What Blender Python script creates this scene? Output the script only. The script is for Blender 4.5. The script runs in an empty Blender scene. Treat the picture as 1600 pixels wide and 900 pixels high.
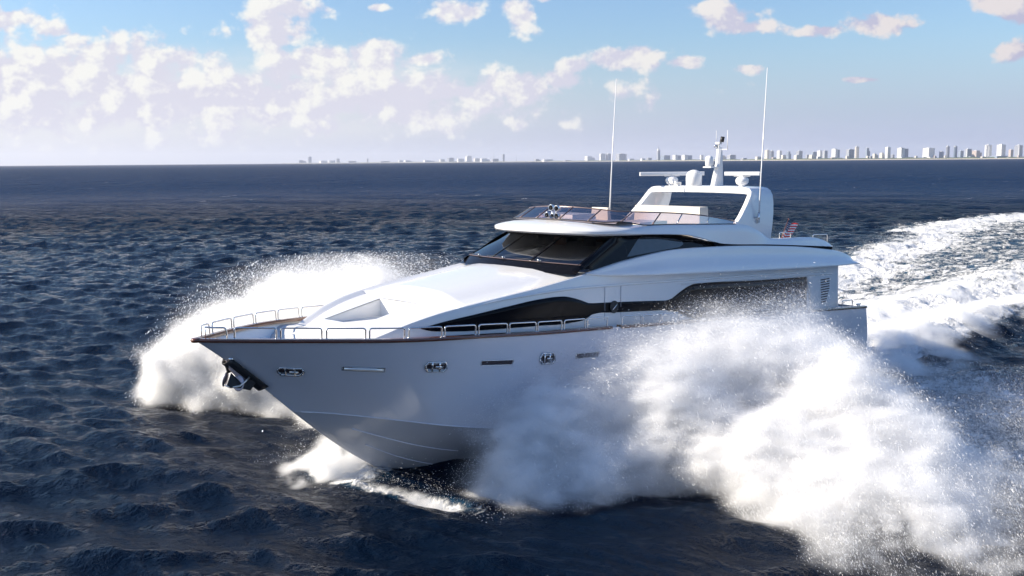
import bpy, math, random
import numpy as np
from mathutils import Vector, Matrix
rad = math.radians
sc = bpy.context.scene
COL = sc.collection
rng = np.random.default_rng(11)
random.seed(5)

SUN_FWD = 0.1
WAVE_K = 1.5; SEA = (.0014, .0056, .016); SPEC = (.13, .01); FACET = (.06, .60)
# cumulus centres and half sizes in thousandths of a radian either side of the view axis
CLOUDS = [(120,128,300,70),(560,158,330,44),(330,150,200,60),(30,30,75,26),(105,50,34,16),(60,115,120,45),(175,105,75,50),(250,115,85,50),(60,165,150,40),(230,165,170,42),(365,130,90,36),
 (445,55,62,58),(470,20,60,32),(500,100,95,30),(590,92,55,32),(480,150,90,34),(600,150,110,32),(700,150,120,26),(800,140,90,26),(870,130,70,22),
 (720,28,48,22),(815,35,32,32),(850,8,24,12),(668,98,24,10),(1125,38,60,30),(1165,55,60,16),(985,100,85,24),(1060,105,36,12),(1360,50,60,20),(1280,60,40,12),
 (1540,10,80,24),(1590,40,50,14),(1575,90,45,20),(1170,116,30,9),(1345,134,34,5),(900,110,40,16),(600,20,18,8)]
CL = (5.6, 5.55, 5.3); CD = (4.25, 4.2, 4.85); SK = (0.68, .80, 1.03); HL = (4.9, 4.9, 5.6); HR = (2.3, 2.8, 4.5)

# ------------------------------------------------------------------ camera
CAM = Vector((38.279, 21.395, 8.553)); YAW = -2.34023; FPX = 1511.5
def camera():
    pitch = math.atan((450 - 252.3) / FPX); roll = math.atan(0.0078)
    h = Vector((math.cos(YAW), math.sin(YAW), 0)); r = Vector((math.sin(YAW), -math.cos(YAW), 0))
    fw = h * math.cos(pitch) - Vector((0, 0, math.sin(pitch)))
    up = Vector((0, 0, math.cos(pitch))) + h * math.sin(pitch)
    c, s = math.cos(roll), math.sin(roll)
    rc, uc = r * c - up * s, r * s + up * c
    cd = bpy.data.cameras.new('camera'); cd.sensor_width = 36; cd.lens = FPX / 1600 * 36
    cd.clip_start = 0.5; cd.clip_end = 120000
    o = bpy.data.objects.new('camera', cd); COL.objects.link(o)
    o.matrix_world = Matrix(((rc.x, uc.x, -fw.x, CAM.x), (rc.y, uc.y, -fw.y, CAM.y), (rc.z, uc.z, -fw.z, CAM.z), (0, 0, 0, 1)))
    sc.camera = o
camera()
FWD = Vector((math.cos(YAW), math.sin(YAW), 0)); RGT = Vector((math.sin(YAW), -math.cos(YAW), 0))

# ------------------------------------------------------------------ light
SUN_EL = rad(27)
sd = -RGT * math.cos(rad(12)) + FWD * math.sin(rad(12)) * SUN_FWD
sd.z = 0; sd.normalize()
SUN_DIR = Vector((sd.x * math.cos(SUN_EL), sd.y * math.cos(SUN_EL), math.sin(SUN_EL)))
ld = bpy.data.lights.new('sun', 'SUN'); ld.energy = 5.0; ld.angle = rad(0.5); ld.color = (1.0, 0.885, 0.71)
lo = bpy.data.objects.new('sun', ld); COL.objects.link(lo)
lo.rotation_euler = SUN_DIR.to_track_quat('Z', 'Y').to_euler()
sc.view_settings.view_transform = 'Standard'; sc.view_settings.look = 'None'
sc.view_settings.exposure = 1.0; sc.view_settings.gamma = 1.0
cy = sc.cycles
cy.use_denoising = True; cy.max_bounces = 12; cy.diffuse_bounces = 5; cy.glossy_bounces = 4
cy.transmission_bounces = 6; cy.transparent_max_bounces = 16; cy.volume_bounces = 8; cy.volume_max_steps = 160; cy.volume_step_rate = 1.6; cy.volume_preview_step_rate = 1.6
cy.use_adaptive_sampling = True; cy.adaptive_threshold = 0.02
cy.caustics_reflective = False; cy.caustics_refractive = False
cy.sample_clamp_indirect = 6

# ------------------------------------------------------------------ world: Nishita sky with cumulus
class NT:
    def __init__(s, t): s.t = t; s.n = t.nodes; s.l = t.links
    def new(s, k, **kw):
        n = s.n.new(k)
        for a, b in kw.items(): setattr(n, a, b)
        return n
    def put(s, sock, v):
        if isinstance(v, bpy.types.NodeSocket): s.l.new(v, sock)
        elif v is not None: sock.default_value = v
    def m(s, op, a, b=None, c=None, clamp=False):
        n = s.new('ShaderNodeMath', operation=op, use_clamp=clamp)
        for i, v in enumerate((a, b, c)): s.put(n.inputs[i], v) if v is not None else None
        return n.outputs[0]
    def v(s, op, a, b=None, c=None):
        n = s.new('ShaderNodeVectorMath', operation=op)
        for i, v in enumerate((a, b, c)): s.put(n.inputs[i], v) if v is not None else None
        return n.outputs['Value'] if op in ('LENGTH', 'DOT_PRODUCT', 'DISTANCE') else n.outputs[0]
    def noise(s, vec, scale, detail=4, rough=0.5, dist=0, dims='3D'):
        n = s.new('ShaderNodeTexNoise', noise_dimensions=dims); s.put(n.inputs['Vector'], vec)
        n.inputs['Scale'].default_value = scale; n.inputs['Detail'].default_value = detail
        n.inputs['Roughness'].default_value = rough; n.inputs['Distortion'].default_value = dist
        return n.outputs['Fac']
    def mix(s, f, a, b, blend='MIX'):
        n = s.new('ShaderNodeMix', data_type='RGBA', blend_type=blend); s.put(n.inputs[0], f)
        s.put(n.inputs[6], a); s.put(n.inputs[7], b); return n.outputs[2]
    def ss(s, x, a, b, lo=0., hi=1.):
        n = s.new('ShaderNodeMapRange', interpolation_type='SMOOTHSTEP'); s.put(n.inputs[0], x)
        n.inputs[1].default_value = a; n.inputs[2].default_value = b; n.inputs[3].default_value = lo; n.inputs[4].default_value = hi
        return n.outputs[0]

def world():
    w = bpy.data.worlds.new('World'); sc.world = w; w.use_nodes = True
    N = NT(w.node_tree); N.n.clear()
    out = N.new('ShaderNodeOutputWorld'); bg = N.new('ShaderNodeBackground')
    sky = N.new('ShaderNodeTexSky', sky_type='NISHITA', sun_disc=False)
    sky.sun_elevation = SUN_EL; sky.sun_rotation = math.atan2(SUN_DIR.x, SUN_DIR.y)
    sky.air_density = 1.3; sky.dust_density = 0.6; sky.ozone_density = 3.0
    tc = N.new('ShaderNodeTexCoord').outputs['Generated']
    x = N.v('DOT_PRODUCT', tc, tuple(RGT)); y = N.m('ABSOLUTE', N.v('DOT_PRODUCT', tc, tuple(FWD)))
    z = N.new('ShaderNodeSeparateXYZ'); N.put(z.inputs[0], tc); z = z.outputs[2]
    y = N.m('MAXIMUM', y, 0.05)
    cb = N.new('ShaderNodeCombineXYZ'); N.put(cb.inputs[0], N.m('DIVIDE', x, y)); N.put(cb.inputs[1], N.m('DIVIDE', z, y)); p = cb.outputs[0]
    nv = N.v('MULTIPLY', p, (1, 1.25, 1))
    n1 = N.noise(nv, 17, 9, 0.60, .08); n0 = N.noise(N.v('ADD', nv, (-0.010, 0.009, 0)), 17, 9, 0.60, .08)
    # cumulus: (u, w, half width, half height)
    B = CLOUDS
    acc = None
    for (px, py, a, b) in B:
        u, ww, a, b = (px - 800) / 1511, (254 - py) / 1511, a * (1.32 if px < 860 and py > 70 else 1.) / 1511, b * (1.25 if px < 860 and py > 70 else 1.) / 1511
        d = N.v('LENGTH', N.v('MULTIPLY_ADD', p, (1 / a, 1 / b, 0), (-u / a, -ww / b, 0)))
        acc = d if acc is None else N.m('MINIMUM', acc, d)
    vo = N.new('ShaderNodeTexVoronoi', voronoi_dimensions='2D', feature='SMOOTH_F1'); vo.inputs['Scale'].default_value = 26; vo.inputs['Detail'].default_value = 3; vo.inputs['Roughness'].default_value = .55; vo.inputs['Smoothness'].default_value = .35
    N.put(vo.inputs['Vector'], nv); bil = N.m('SUBTRACT', .50, vo.outputs['Distance'])
    f = N.m('ADD', N.m('MULTIPLY', bil, .75), N.m('ADD', N.m('SUBTRACT', 1.16, acc), N.m('MULTIPLY', N.m('SUBTRACT', n1, 0.5), 2.4)))
    mask = N.ss(f, -0.12, 0.42)
    wz = N.new('ShaderNodeSeparateXYZ'); N.put(wz.inputs[0], p)
    wy = wz.outputs[1]; ux = wz.outputs[0]
    # a low bank of hazy cloud on the left
    bank = N.m('MULTIPLY', N.ss(ux, 0.10, -0.25), N.m('MULTIPLY', N.ss(wy, 0.012, 0.05), N.ss(wy, 0.125, 0.075)))
    bank = N.m('MULTIPLY', bank, N.ss(N.noise(N.v('MULTIPLY', p, (1, 3.5, 1)), 8, 6, 0.58), 0.38, 0.60, 0.35, 1.0))
    lit = N.m('ADD', N.m('MULTIPLY', N.m('SUBTRACT', n1, n0), 9.0), N.m('MULTIPLY', N.m('SUBTRACT', n1, 0.42), 2.2))
    lit = N.m('ADD', lit, N.m('MULTIPLY', bil, .9)); lit = N.m('ADD', lit, N.ss(wy, 0.04, 0.13, 0.12, 0.62), clamp=True)
    side = N.ss(ux, -0.1, 0.5)
    bright = N.mix(side, (CL[0], CL[1], CL[2], 1), (CL[0]*.86, CL[1]*.80, CL[2]*.84, 1))
    dark = N.mix(side, (CD[0], CD[1], CD[2], 1), (CD[0]*.72, CD[1]*.72, CD[2]*.82, 1))
    ccol = N.mix(lit, dark, bright)
    # sky tint: paler and whiter towards the sun side and the horizon
    skyc = N.mix(1.0, sky.outputs[0], (SK[0], SK[1], SK[2], 1), 'MULTIPLY')
    hz = N.m('MULTIPLY', N.ss(N.m('ABSOLUTE', z), 0.13, 0.0), 0.80)
    hcol = N.mix(N.ss(ux, -0.55, 0.5), (HL[0], HL[1], HL[2], 1), (HR[0], HR[1], HR[2], 1))
    skyc = N.mix(hz, skyc, hcol)
    cover = N.m('MULTIPLY', mask, N.ss(wy, 0.0, 0.03, 0.3, 0.97))
    c = N.mix(N.m('MULTIPLY', bank, 0.88), skyc, N.mix(.60, dark, bright))
    c = N.mix(cover, c, ccol)
    N.put(bg.inputs[0], c); bg.inputs[1].default_value = 0.085
    N.l.new(bg.outputs[0], out.inputs[0])
world()

# ------------------------------------------------------------------ maths helpers


def link(o, parent=None):
    COL.objects.link(o)
    if parent: o.parent = parent
    return o
def obj(name, V, F, mat, parent=None, smooth=False, uv=None):
    me = bpy.data.meshes.new(name); me.from_pydata([tuple(map(float, v)) for v in V], [], [tuple(map(int, f)) for f in F]); me.update()
    if smooth:
        me.polygons.foreach_set('use_smooth', [True] * len(me.polygons))
        if smooth is not True: me.set_sharp_from_angle(angle=rad(smooth))
    if mat: me.materials.append(mat)
    return link(bpy.data.objects.new(name, me), parent)
def thing(name, label, cat, loc=(0, 0, 0), group=None):
    o = bpy.data.objects.new(name, None); o.location = loc; o.empty_display_size = .2; COL.objects.link(o)
    o['label'] = label; o['category'] = cat
    if group: o['group'] = group
    return o
class MB:
    "collects simple shapes into one mesh"
    def __init__(s): s.V = []; s.F = []
    def add(s, V, F):
        k = len(s.V); s.V += [tuple(v) for v in V]; s.F += [tuple(i + k for i in f) for f in F]; return s
    def box(s, a, b, top=None, M=None):
        (x0, y0, z0), (x1, y1, z1) = a, b; t = top or (1, 1)
        cx, cy_ = (x0 + x1) / 2, (y0 + y1) / 2; hx, hy = (x1 - x0) / 2, (y1 - y0) / 2
        V = [(x0, y0, z0), (x1, y0, z0), (x1, y1, z0), (x0, y1, z0)] + [(cx + i * hx * t[0], cy_ + j * hy * t[1], z1) for i, j in ((-1, -1), (1, -1), (1, 1), (-1, 1))]
        if M: V = [tuple(M @ Vector(v)) for v in V]
        return s.add(V, [(0, 3, 2, 1), (4, 5, 6, 7), (0, 1, 5, 4), (1, 2, 6, 5), (2, 3, 7, 6), (3, 0, 4, 7)])
    def tube(s, P, r, n=8, closed=False, flat=1.0):
        P = [Vector(p) for p in P]; m = len(P); rr = r if hasattr(r, '__len__') else [r] * m
        V = []; up = None
        for i in range(m):
            a = P[(i - 1) % m] if (closed or i) else P[0]; b = P[(i + 1) % m] if (closed or i < m - 1) else P[-1]
            t = (b - a).normalized()
            if up is None:
                up = Vector((0, 0, 1)) if abs(t.z) < .9 else Vector((1, 0, 0))
            sd_ = t.cross(up).normalized(); up = sd_.cross(t).normalized()
            for k in range(n):
                q = 2 * math.pi * k / n
                V.append(P[i] + (sd_ * math.cos(q) + up * math.sin(q) * flat) * rr[i])
        F = []
        for i in range(m if closed else m - 1):
            j = (i + 1) % m
            for k in range(n): F.append((i * n + k, i * n + (k + 1) % n, j * n + (k + 1) % n, j * n + k))
        if not closed: F += [tuple(range(n))[::-1], tuple(range((m - 1) * n, m * n))]
        return s.add(V, F)
    def lathe(s, prof, n=20, M=None):
        V = []
        for r, z in prof:
            for k in range(n): V.append((r * math.cos(2 * math.pi * k / n), r * math.sin(2 * math.pi * k / n), z))
        if M: V = [tuple(M @ Vector(v)) for v in V]
        F = [(i * n + k, i * n + (k + 1) % n, (i + 1) * n + (k + 1) % n, (i + 1) * n + k) for i in range(len(prof) - 1) for k in range(n)]
        F += [tuple(range(n))[::-1], tuple(range((len(prof) - 1) * n, len(prof) * n))]
        return s.add(V, F)
    def prism(s, poly, o, u, v, th):
        "polygon poly in plane (u,v) at o, extruded by vector th"
        o, u, v, th = map(Vector, (o, u, v, th)); n = len(poly)
        A = [o + u * p[0] + v * p[1] for p in poly]; V = A + [a + th for a in A]
        return s.add(V, [tuple(range(n))[::-1], tuple(range(n, 2 * n))] + [(i, (i + 1) % n, n + (i + 1) % n, n + i) for i in range(n)])
    def build(s, name, mat, parent=None, smooth=False): return obj(name, s.V, s.F, mat, parent, smooth)
def grid(name, G, mat, parent=None, smooth=True, skip=None, thick=0, flip=False):
    "G: array (n,m,3) -> quad sheet"
    n, m = G.shape[:2]
    F = [(i * m + j, i * m + j + 1, (i + 1) * m + j + 1, (i + 1) * m + j) for i in range(n - 1) for j in range(m - 1) if not (skip and skip(i, j))]
    if flip: F = [f[::-1] for f in F]
    o = obj(name, G.reshape(-1, 3), F, mat, parent, smooth)
    if thick:
        md = o.modifiers.new('solid', 'SOLIDIFY'); md.thickness = thick; md.offset = -1
    return o
def rounded(P, r, n=5):
    "round the inner corners of a polyline"
    P = [Vector(p) for p in P]; out = [P[0]]
    for i in range(1, len(P) - 1):
        a = (P[i - 1] - P[i]); b = (P[i + 1] - P[i]); q = min(r, a.length * .49, b.length * .49)
        A = P[i] + a.normalized() * q; B = P[i] + b.normalized() * q
        for k in range(n + 1):
            t = k / n; out.append(A * (1 - t) ** 2 + P[i] * 2 * t * (1 - t) + B * t * t)
    return out + [P[-1]]

# ------------------------------------------------------------------ materials
def mat(name, base=(.8, .8, .8), rough=.4, metal=0., coat=0., bump=None, var=None, spec=.5, trans=0., ior=1.45, alpha=1.):
    m = bpy.data.materials.new(name); m.use_nodes = True; N = NT(m.node_tree)
    b = N.n['Principled BSDF']; I = b.inputs
    I['Base Color'].default_value = (*base, 1); I['Roughness'].default_value = rough; I['Metallic'].default_value = metal
    I['Coat Weight'].default_value = coat; I['Coat Roughness'].default_value = .05
    I['Specular IOR Level'].default_value = spec; I['Transmission Weight'].default_value = trans; I['IOR'].default_value = ior
    co = N.new('ShaderNodeTexCoord').outputs['Object']
    if var:
        sc_, amt = var; n = N.noise(co, sc_, 4, .6)
        N.put(I['Base Color'], N.mix(n, tuple(c * (1 - amt) for c in base) + (1,), tuple(min(1, c * (1 + amt)) for c in base) + (1,)))
    if bump:
        sc_, st = bump; bp = N.new('ShaderNodeBump'); bp.inputs['Strength'].default_value = st; bp.inputs['Distance'].default_value = .02
        N.put(bp.inputs['Height'], N.noise(co, sc_, 3)); N.l.new(bp.outputs[0], I['Normal'])
    return m
GEL = mat('white_gelcoat', (.77, .77, .77), .22, coat=.6, var=(1.3, .015), bump=(.7, .03))
HULLM = mat('hull_gelcoat', (.68, .68, .73), .12, coat=1., var=(.8, .02), bump=(.9, .05))
HULLM.node_tree.nodes['Principled BSDF'].inputs['Coat Roughness'].default_value = .16
DECKM = mat('nonskid_deck', (.74, .73, .70), .6, var=(3, .03))
BOOT = mat('dark_bottom_paint', (.03, .035, .05), .4, var=(2, .2))
TEAK = mat('varnished_teak', (.13, .045, .025), .25, coat=.7, var=(4, .25))
STEEL = mat('polished_steel', (.75, .74, .73), .12, metal=1., bump=(30, .05))
BLACK = mat('black_glass_band', (.006, .006, .008), .12, spec=.14, bump=(1.2, .03))
WINM = mat('dark_window', (.006, .006, .008), .10, spec=.12, var=(1, .1))
RUB = mat('black_rubber', (.02, .02, .022), .5, var=(8, .2))
CUSH = mat('cream_vinyl', (.68, .62, .54), .55, var=(5, .05), bump=(6, .3))
INT = mat('cabin_lining', (.35, .30, .26), .7, var=(3, .1))
WOOD = mat('cabin_wood', (.28, .11, .06), .4, var=(5, .3))
DARKI = mat('cabin_dark', (.04, .045, .06), .6, var=(4, .2))
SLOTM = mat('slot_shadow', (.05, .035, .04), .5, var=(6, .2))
def tinted(name, tint, refl=1.0, rough=.02):
    m = bpy.data.materials.new(name); m.use_nodes = True; N = NT(m.node_tree); N.n.clear()
    out = N.new('ShaderNodeOutputMaterial'); tr = N.new('ShaderNodeBsdfTransparent'); gl = N.new('ShaderNodeBsdfGlossy'); mx = N.new('ShaderNodeMixShader')
    nz = N.noise(N.new('ShaderNodeTexCoord').outputs['Object'], .8, 2)
    N.put(tr.inputs[0], N.mix(nz, tuple(c * .94 for c in tint) + (1,), tuple(tint) + (1,)))
    gl.inputs['Roughness'].default_value = rough
    lw = N.new('ShaderNodeFresnel'); lw.inputs[0].default_value = 1.5
    N.put(mx.inputs[0], N.m('MULTIPLY', lw.outputs[0], refl, clamp=True)); N.l.new(tr.outputs[0], mx.inputs[1]); N.l.new(gl.outputs[0], mx.inputs[2])
    N.l.new(mx.outputs[0], out.inputs[0]); return m
WSG = tinted('windscreen_glass', (.40, .43, .48), 1.2)
FLYG = tinted('smoked_acrylic', (.56, .46, .48), .4)

# ------------------------------------------------------------------ noise in numpy (for sea, foam and spray)
def _h(i, j, k, s):
    n = (i * 374761393 + j * 668265263 + k * 2147483647 + s * 974711) & 0xffffffff
    n = ((n ^ (n >> 13)) * 1274126177) & 0xffffffff
    return ((n ^ (n >> 16)) & 0xffffff) / float(0xffffff)
def vnoise(x, y, z=None, s=0):
    x = np.asarray(x, float); z = np.zeros_like(x) if z is None else z
    i, j, k = (np.floor(a).astype(np.int64) for a in (x, y, z)); fx, fy, fz = x - i, y - j, z - k
    fx, fy, fz = (a * a * (3 - 2 * a) for a in (fx, fy, fz)); r = 0
    for a in (0, 1):
        for b in (0, 1):
            for c in (0, 1):
                r = r + _h(i + a, j + b, k + c, s) * (fx if a else 1 - fx) * (fy if b else 1 - fy) * (fz if c else 1 - fz)
    return r
def fbm(x, y, z=None, o=4, s=0, g=.5):
    t = 0; a = 1; q = 0
    for k in range(o):
        f = 2.03 ** k; t = t + a * vnoise(x * f, y * f, None if z is None else z * f, s + k); q += a; a *= g
    return t / q
def sst(x, a, b):
    t = np.clip((x - a) / (b - a), 0, 1); return t * t * (3 - 2 * t)

# ------------------------------------------------------------------ sea
def wave_set():
    r = np.random.default_rng(4); W = []
    wind = math.atan2(-FWD.y, -FWD.x) - rad(22)
    for L, n, st in ((26, 4, .008), (14, 6, .010), (8, 8, .013), (4.6, 12, .024), (2.6, 16, .062), (1.5, 20, .080), (.85, 20, .076), (.5, 20, .055)):
        for _ in range(n):
            l = L * r.uniform(.75, 1.35); a = wind + r.normal(0, .30 if L > 3 else .5); k = 2 * math.pi / l
            W.append((k * math.cos(a), k * math.sin(a), st / k * r.uniform(.6, 1.4) * 1.9 / math.sqrt(n) * WAVE_K, r.uniform(0, 6.283), l))
    return W
WAVES = None
def foam_mask(x, y):
    "where the hull has churned the water white (boat frame, metres)"
    a = np.maximum(2 - x, 0.); y = y - .004 * np.maximum(a - 70, 0) ** 2
    wob = (fbm(x * .12, y * .12, o=3, s=3) - .5) * 5
    ye = -(4.2 + .30 * a) + wob; yp = 3.4 + .02 * a + wob * .35
    core = sst(y, ye - 2.0, ye + 2.5) * sst(-y, -yp - 1.6, -yp + .6) * sst(-x, -3.5, 0)
    edge = np.exp(-((y - ye) / (2.2 + .03 * a)) ** 2) * sst(-x, -2, 4)
    inner = np.exp(-((y - 1.2 + .06 * a) / (3.2)) ** 2) * sst(-x, -2, 2)
    m = core * (.42 + .25 * np.exp(-a / 30)) + .45 * edge + .40 * inner * np.exp(-a / 60)
    # where the port and starboard sheets fall back
    for sgn, s in ((1, 5), (-1, 6)):
        yy = y * sgn; d = 21.0 - x
        land = sst(yy, 2.2, 5) * sst(-yy, -17 - .15 * np.maximum(d, 0), -11) * sst(d, .5, 5) * sst(-d, -38, -16)
        m = np.maximum(m, land * (.50 if sgn > 0 else .64))
    trough = np.exp(-((y - (5.6 + .10 * a)) / 1.5) ** 2) * sst(a, 4, 9)
    m = m * (1 - .9 * trough)
    # thin outer streaks to port
    m = np.maximum(m, .50 * np.exp(-((y - (9.0 + .13 * a)) / 2.2) ** 2) * sst(a, 2, 6))
    # stem splash
    m = np.maximum(m, .8 * np.exp(-(((x - 23.4) / 1.3) ** 2 + ((y + .6) / 1.7) ** 2)))
    m = np.maximum(m, .72 * np.exp(-((x - 24.3 + .28 * y) / .45) ** 2) * sst(y, -.5, .5) * sst(-y, -6, -3))
    return m
def wake_height(x, y):
    a = np.maximum(1 - x, 0.); y = y - .004 * np.maximum(a - 70, 0) ** 2
    h = .95 * np.exp(-((y + .2 + .08 * a) / 2.8) ** 2) * sst(a, 2, 9) * np.exp(-a / 55)
    h += .75 * np.exp(-((y - 2.6 - .02 * a) / 1.3) ** 2) * sst(a, 3, 10) * np.exp(-a / 60)
    h -= .55 * np.exp(-((y - 5.8 - .10 * a) / 1.9) ** 2) * sst(a, 2, 8) * np.exp(-a / 50)
    h += .45 * np.exp(-((y + 4.2 + .30 * a) / 2.4) ** 2) * sst(a, 2, 10) * np.exp(-a / 90)
    h += .35 * np.exp(-((y - 9 - .13 * a) / 1.8) ** 2) * sst(a, 1, 8) * np.exp(-a / 60)
    return h
def sea():
    W = wave_set()
    ca = math.atan2(FWD.y, FWD.x)
    fr = np.linspace(-rad(37), rad(37), 1150); rest = np.linspace(rad(37), 2 * math.pi - rad(37), 130)[1:-1]
    ang = np.concatenate([fr, rest]) + ca
    dl = np.concatenate([np.linspace(rad(62), rad(34), 20)[:-1], np.linspace(rad(34), rad(.62), 1450)])
    R = CAM.z / np.tan(dl); R = np.concatenate([[.4], R, R[-1] * np.geomspace(1.05, 33, 34)])
    na, nr = len(ang), len(R)
    A, RR = np.meshgrid(ang, R); X = CAM.x + RR * np.cos(A); Y = CAM.y + RR * np.sin(A)
    drad = np.gradient(R)[:, None] * np.ones((1, na)); dang = np.ones((nr, 1)) * np.gradient(ang)[None, :] * RR
    X = X.ravel(); Y = Y.ravel(); sp = np.maximum(np.clip(drad.ravel(), 0, None) * .8, dang.ravel()); rr = RR.ravel()
    Z = np.zeros_like(X); DX = np.zeros_like(X); DY = np.zeros_like(X)
    near = rr < 1600
    x, y, s_ = X[near], Y[near], sp[near]; z = np.zeros_like(x); dx = np.zeros_like(x); dy = np.zeros_like(x)
    gust = .65 + .7 * fbm(x * .02, y * .02, o=2, s=9)
    for kx, ky, am, ph, l in W:
        f = am * np.clip((l / s_ - 1.7) / 1.8, 0, 1) * (gust if l < 6 else 1.)
        th = kx * x + ky * y + ph; k = math.hypot(kx, ky)
        z += f * np.cos(th); sn = np.sin(th) * f * .85; dx -= sn * kx / k; dy -= sn * ky / k
    fm = foam_mask(x, y)
    ch = sst(fm, .25, .8)
    tb = (fbm(x * .55, y * .55, o=5, s=21, g=.6) - .5) * 1.3 + (1 - np.abs(fbm(x * 1.1, y * 1.1, o=4, s=31) * 2 - 1)) * .25 - .2
    z = z * (1 - .35 * ch) + wake_height(x, y) + tb * ch * np.clip(1.6 / (s_ + .9), .15, 1) * .62
    # water drawn down and smooth alongside the hull
    Z[near] = z; DX[near] = dx; DY[near] = dy
    FM = np.zeros_like(X); FM[near] = fm
    V = np.stack([X + DX, Y + DY, Z], 1).astype(np.float32)
    i, j = np.meshgrid(np.arange(nr - 1), np.arange(na), indexing='ij'); j2 = (j + 1) % na
    Q = np.stack([i * na + j, i * na + j2, (i + 1) * na + j2, (i + 1) * na + j], -1).reshape(-1, 4).astype(np.int32)
    me = bpy.data.meshes.new('sea'); me.vertices.add(len(V)); me.vertices.foreach_set('co', V.ravel())
    me.loops.add(Q.size); me.loops.foreach_set('vertex_index', Q[:, ::-1].ravel())
    me.polygons.add(len(Q)); me.polygons.foreach_set('loop_start', np.arange(0, Q.size, 4, dtype=np.int32)); me.polygons.foreach_set('loop_total', np.full(len(Q), 4, np.int32))
    me.update(calc_edges=True); me.validate()
    me.polygons.foreach_set('use_smooth', np.ones(len(me.polygons), bool))
    at = me.attributes.new('foam', 'FLOAT', 'POINT'); at.data.foreach_set('value', FM.astype(np.float32))
    at = me.attributes.new('chop', 'FLOAT', 'POINT'); at.data.foreach_set('value', np.clip(sp, 0, 50).astype(np.float32))
    m = bpy.data.materials.new('sea_water'); m.use_nodes = True; N = NT(m.node_tree); I = N.n['Principled BSDF'].inputs
    co = N.new('ShaderNodeTexCoord').outputs['Object']
    fa = N.new('ShaderNodeAttribute', attribute_name='foam').outputs['Fac']
    chp = N.new('ShaderNodeAttribute', attribute_name='chop').outputs['Fac']
    # lacy foam pattern
    st = N.v('MULTIPLY', co, (.62, 1.0, .5))
    a1 = N.noise(st, .9, 9, .68, .6); a2 = N.noise(st, 3.6, 6, .65, 1.2)
    patt = N.m('ADD', N.m('MULTIPLY', a1, .62), N.m('MULTIPLY', a2, .38))
    fm_ = N.ss(N.m('ADD', N.m('SUBTRACT', patt, .66), N.m('MULTIPLY', fa, .42)), 0.0, .10)
    fm_ = N.m('MULTIPLY', fm_, N.ss(fa, .04, .2))
    # scattered whitecaps
    wc = N.m('MULTIPLY', N.ss(N.noise(N.v('MULTIPLY', co, (.5, 1, 1)), .22, 3, .5),   .685, .74), N.ss(a2, .5, .62))
    fm_ = N.m('MAXIMUM', fm_, N.m('MULTIPLY', wc, .7))
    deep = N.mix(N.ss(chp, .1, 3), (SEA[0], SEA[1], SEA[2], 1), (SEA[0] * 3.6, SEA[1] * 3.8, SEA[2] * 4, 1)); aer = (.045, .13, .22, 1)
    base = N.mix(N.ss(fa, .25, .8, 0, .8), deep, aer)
    N.put(I['Base Color'], N.mix(fm_, base, (.82, .83, .84, 1)))
    N.put(I['Roughness'], N.m('ADD', N.ss(chp, .1, 5, .03, .25), N.m('MULTIPLY', fm_, .6))); I['IOR'].default_value = 1.333
    N.put(I['Specular IOR Level'], N.m('SUBTRACT', N.ss(chp, .05, .8, SPEC[0], SPEC[1]), N.m('MULTIPLY', fm_, .15)))
    # ripples: three octave groups, the finest fading with distance
    r1 = N.noise(N.v('MULTIPLY', co, (1.0, .75, 1)), 3.2, 5, .62, .3); r2 = N.noise(co, 11, 3, .6); r3 = N.noise(N.v('MULTIPLY', co, (1, .7, 1)), .55, 5, .62)
    r4 = N.noise(N.v('MULTIPLY', co, (1, .7, 1)), .16, 5, .62)
    hgt = N.m('MULTIPLY', r1, .17); hgt = N.m('ADD', hgt, N.m('MULTIPLY', r2, N.ss(chp, .35, 0.02, 0, .045)))
    hgt = N.m('ADD', hgt, N.m('MULTIPLY', r3, N.ss(chp, .05, 1.0, 0, 1.6))); hgt = N.m('ADD', hgt, N.m('MULTIPLY', r4, N.ss(chp, .6, 3, 0, 4.0)))
    hgt = N.m('ADD', hgt, N.m('MULTIPLY', N.noise(N.v('MULTIPLY', co, (1, .8, 1)), .035, 5, .65), N.ss(chp, 2.5, 9, 0, 22)))
    hgt = N.m('ADD', hgt, N.m('MULTIPLY', fm_, .10)); hgt = N.m('ADD', hgt, N.m('MULTIPLY', N.m('MULTIPLY', a2, fm_), .35))
    bp = N.new('ShaderNodeBump'); bp.inputs['Strength'].default_value = .9; bp.inputs['Distance'].default_value = 1.0
    N.put(bp.inputs['Height'], hgt); N.l.new(bp.outputs[0], I['Normal'])
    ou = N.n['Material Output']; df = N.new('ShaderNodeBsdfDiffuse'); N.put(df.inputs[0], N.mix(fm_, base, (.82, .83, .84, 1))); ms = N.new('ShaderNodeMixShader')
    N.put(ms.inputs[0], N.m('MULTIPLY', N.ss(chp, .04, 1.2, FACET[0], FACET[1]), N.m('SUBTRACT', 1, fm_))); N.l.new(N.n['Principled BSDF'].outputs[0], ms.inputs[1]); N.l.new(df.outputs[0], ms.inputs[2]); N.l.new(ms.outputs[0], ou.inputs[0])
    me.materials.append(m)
    o = link(bpy.data.objects.new('sea', me)); o['kind'] = 'structure'
sea()

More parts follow.
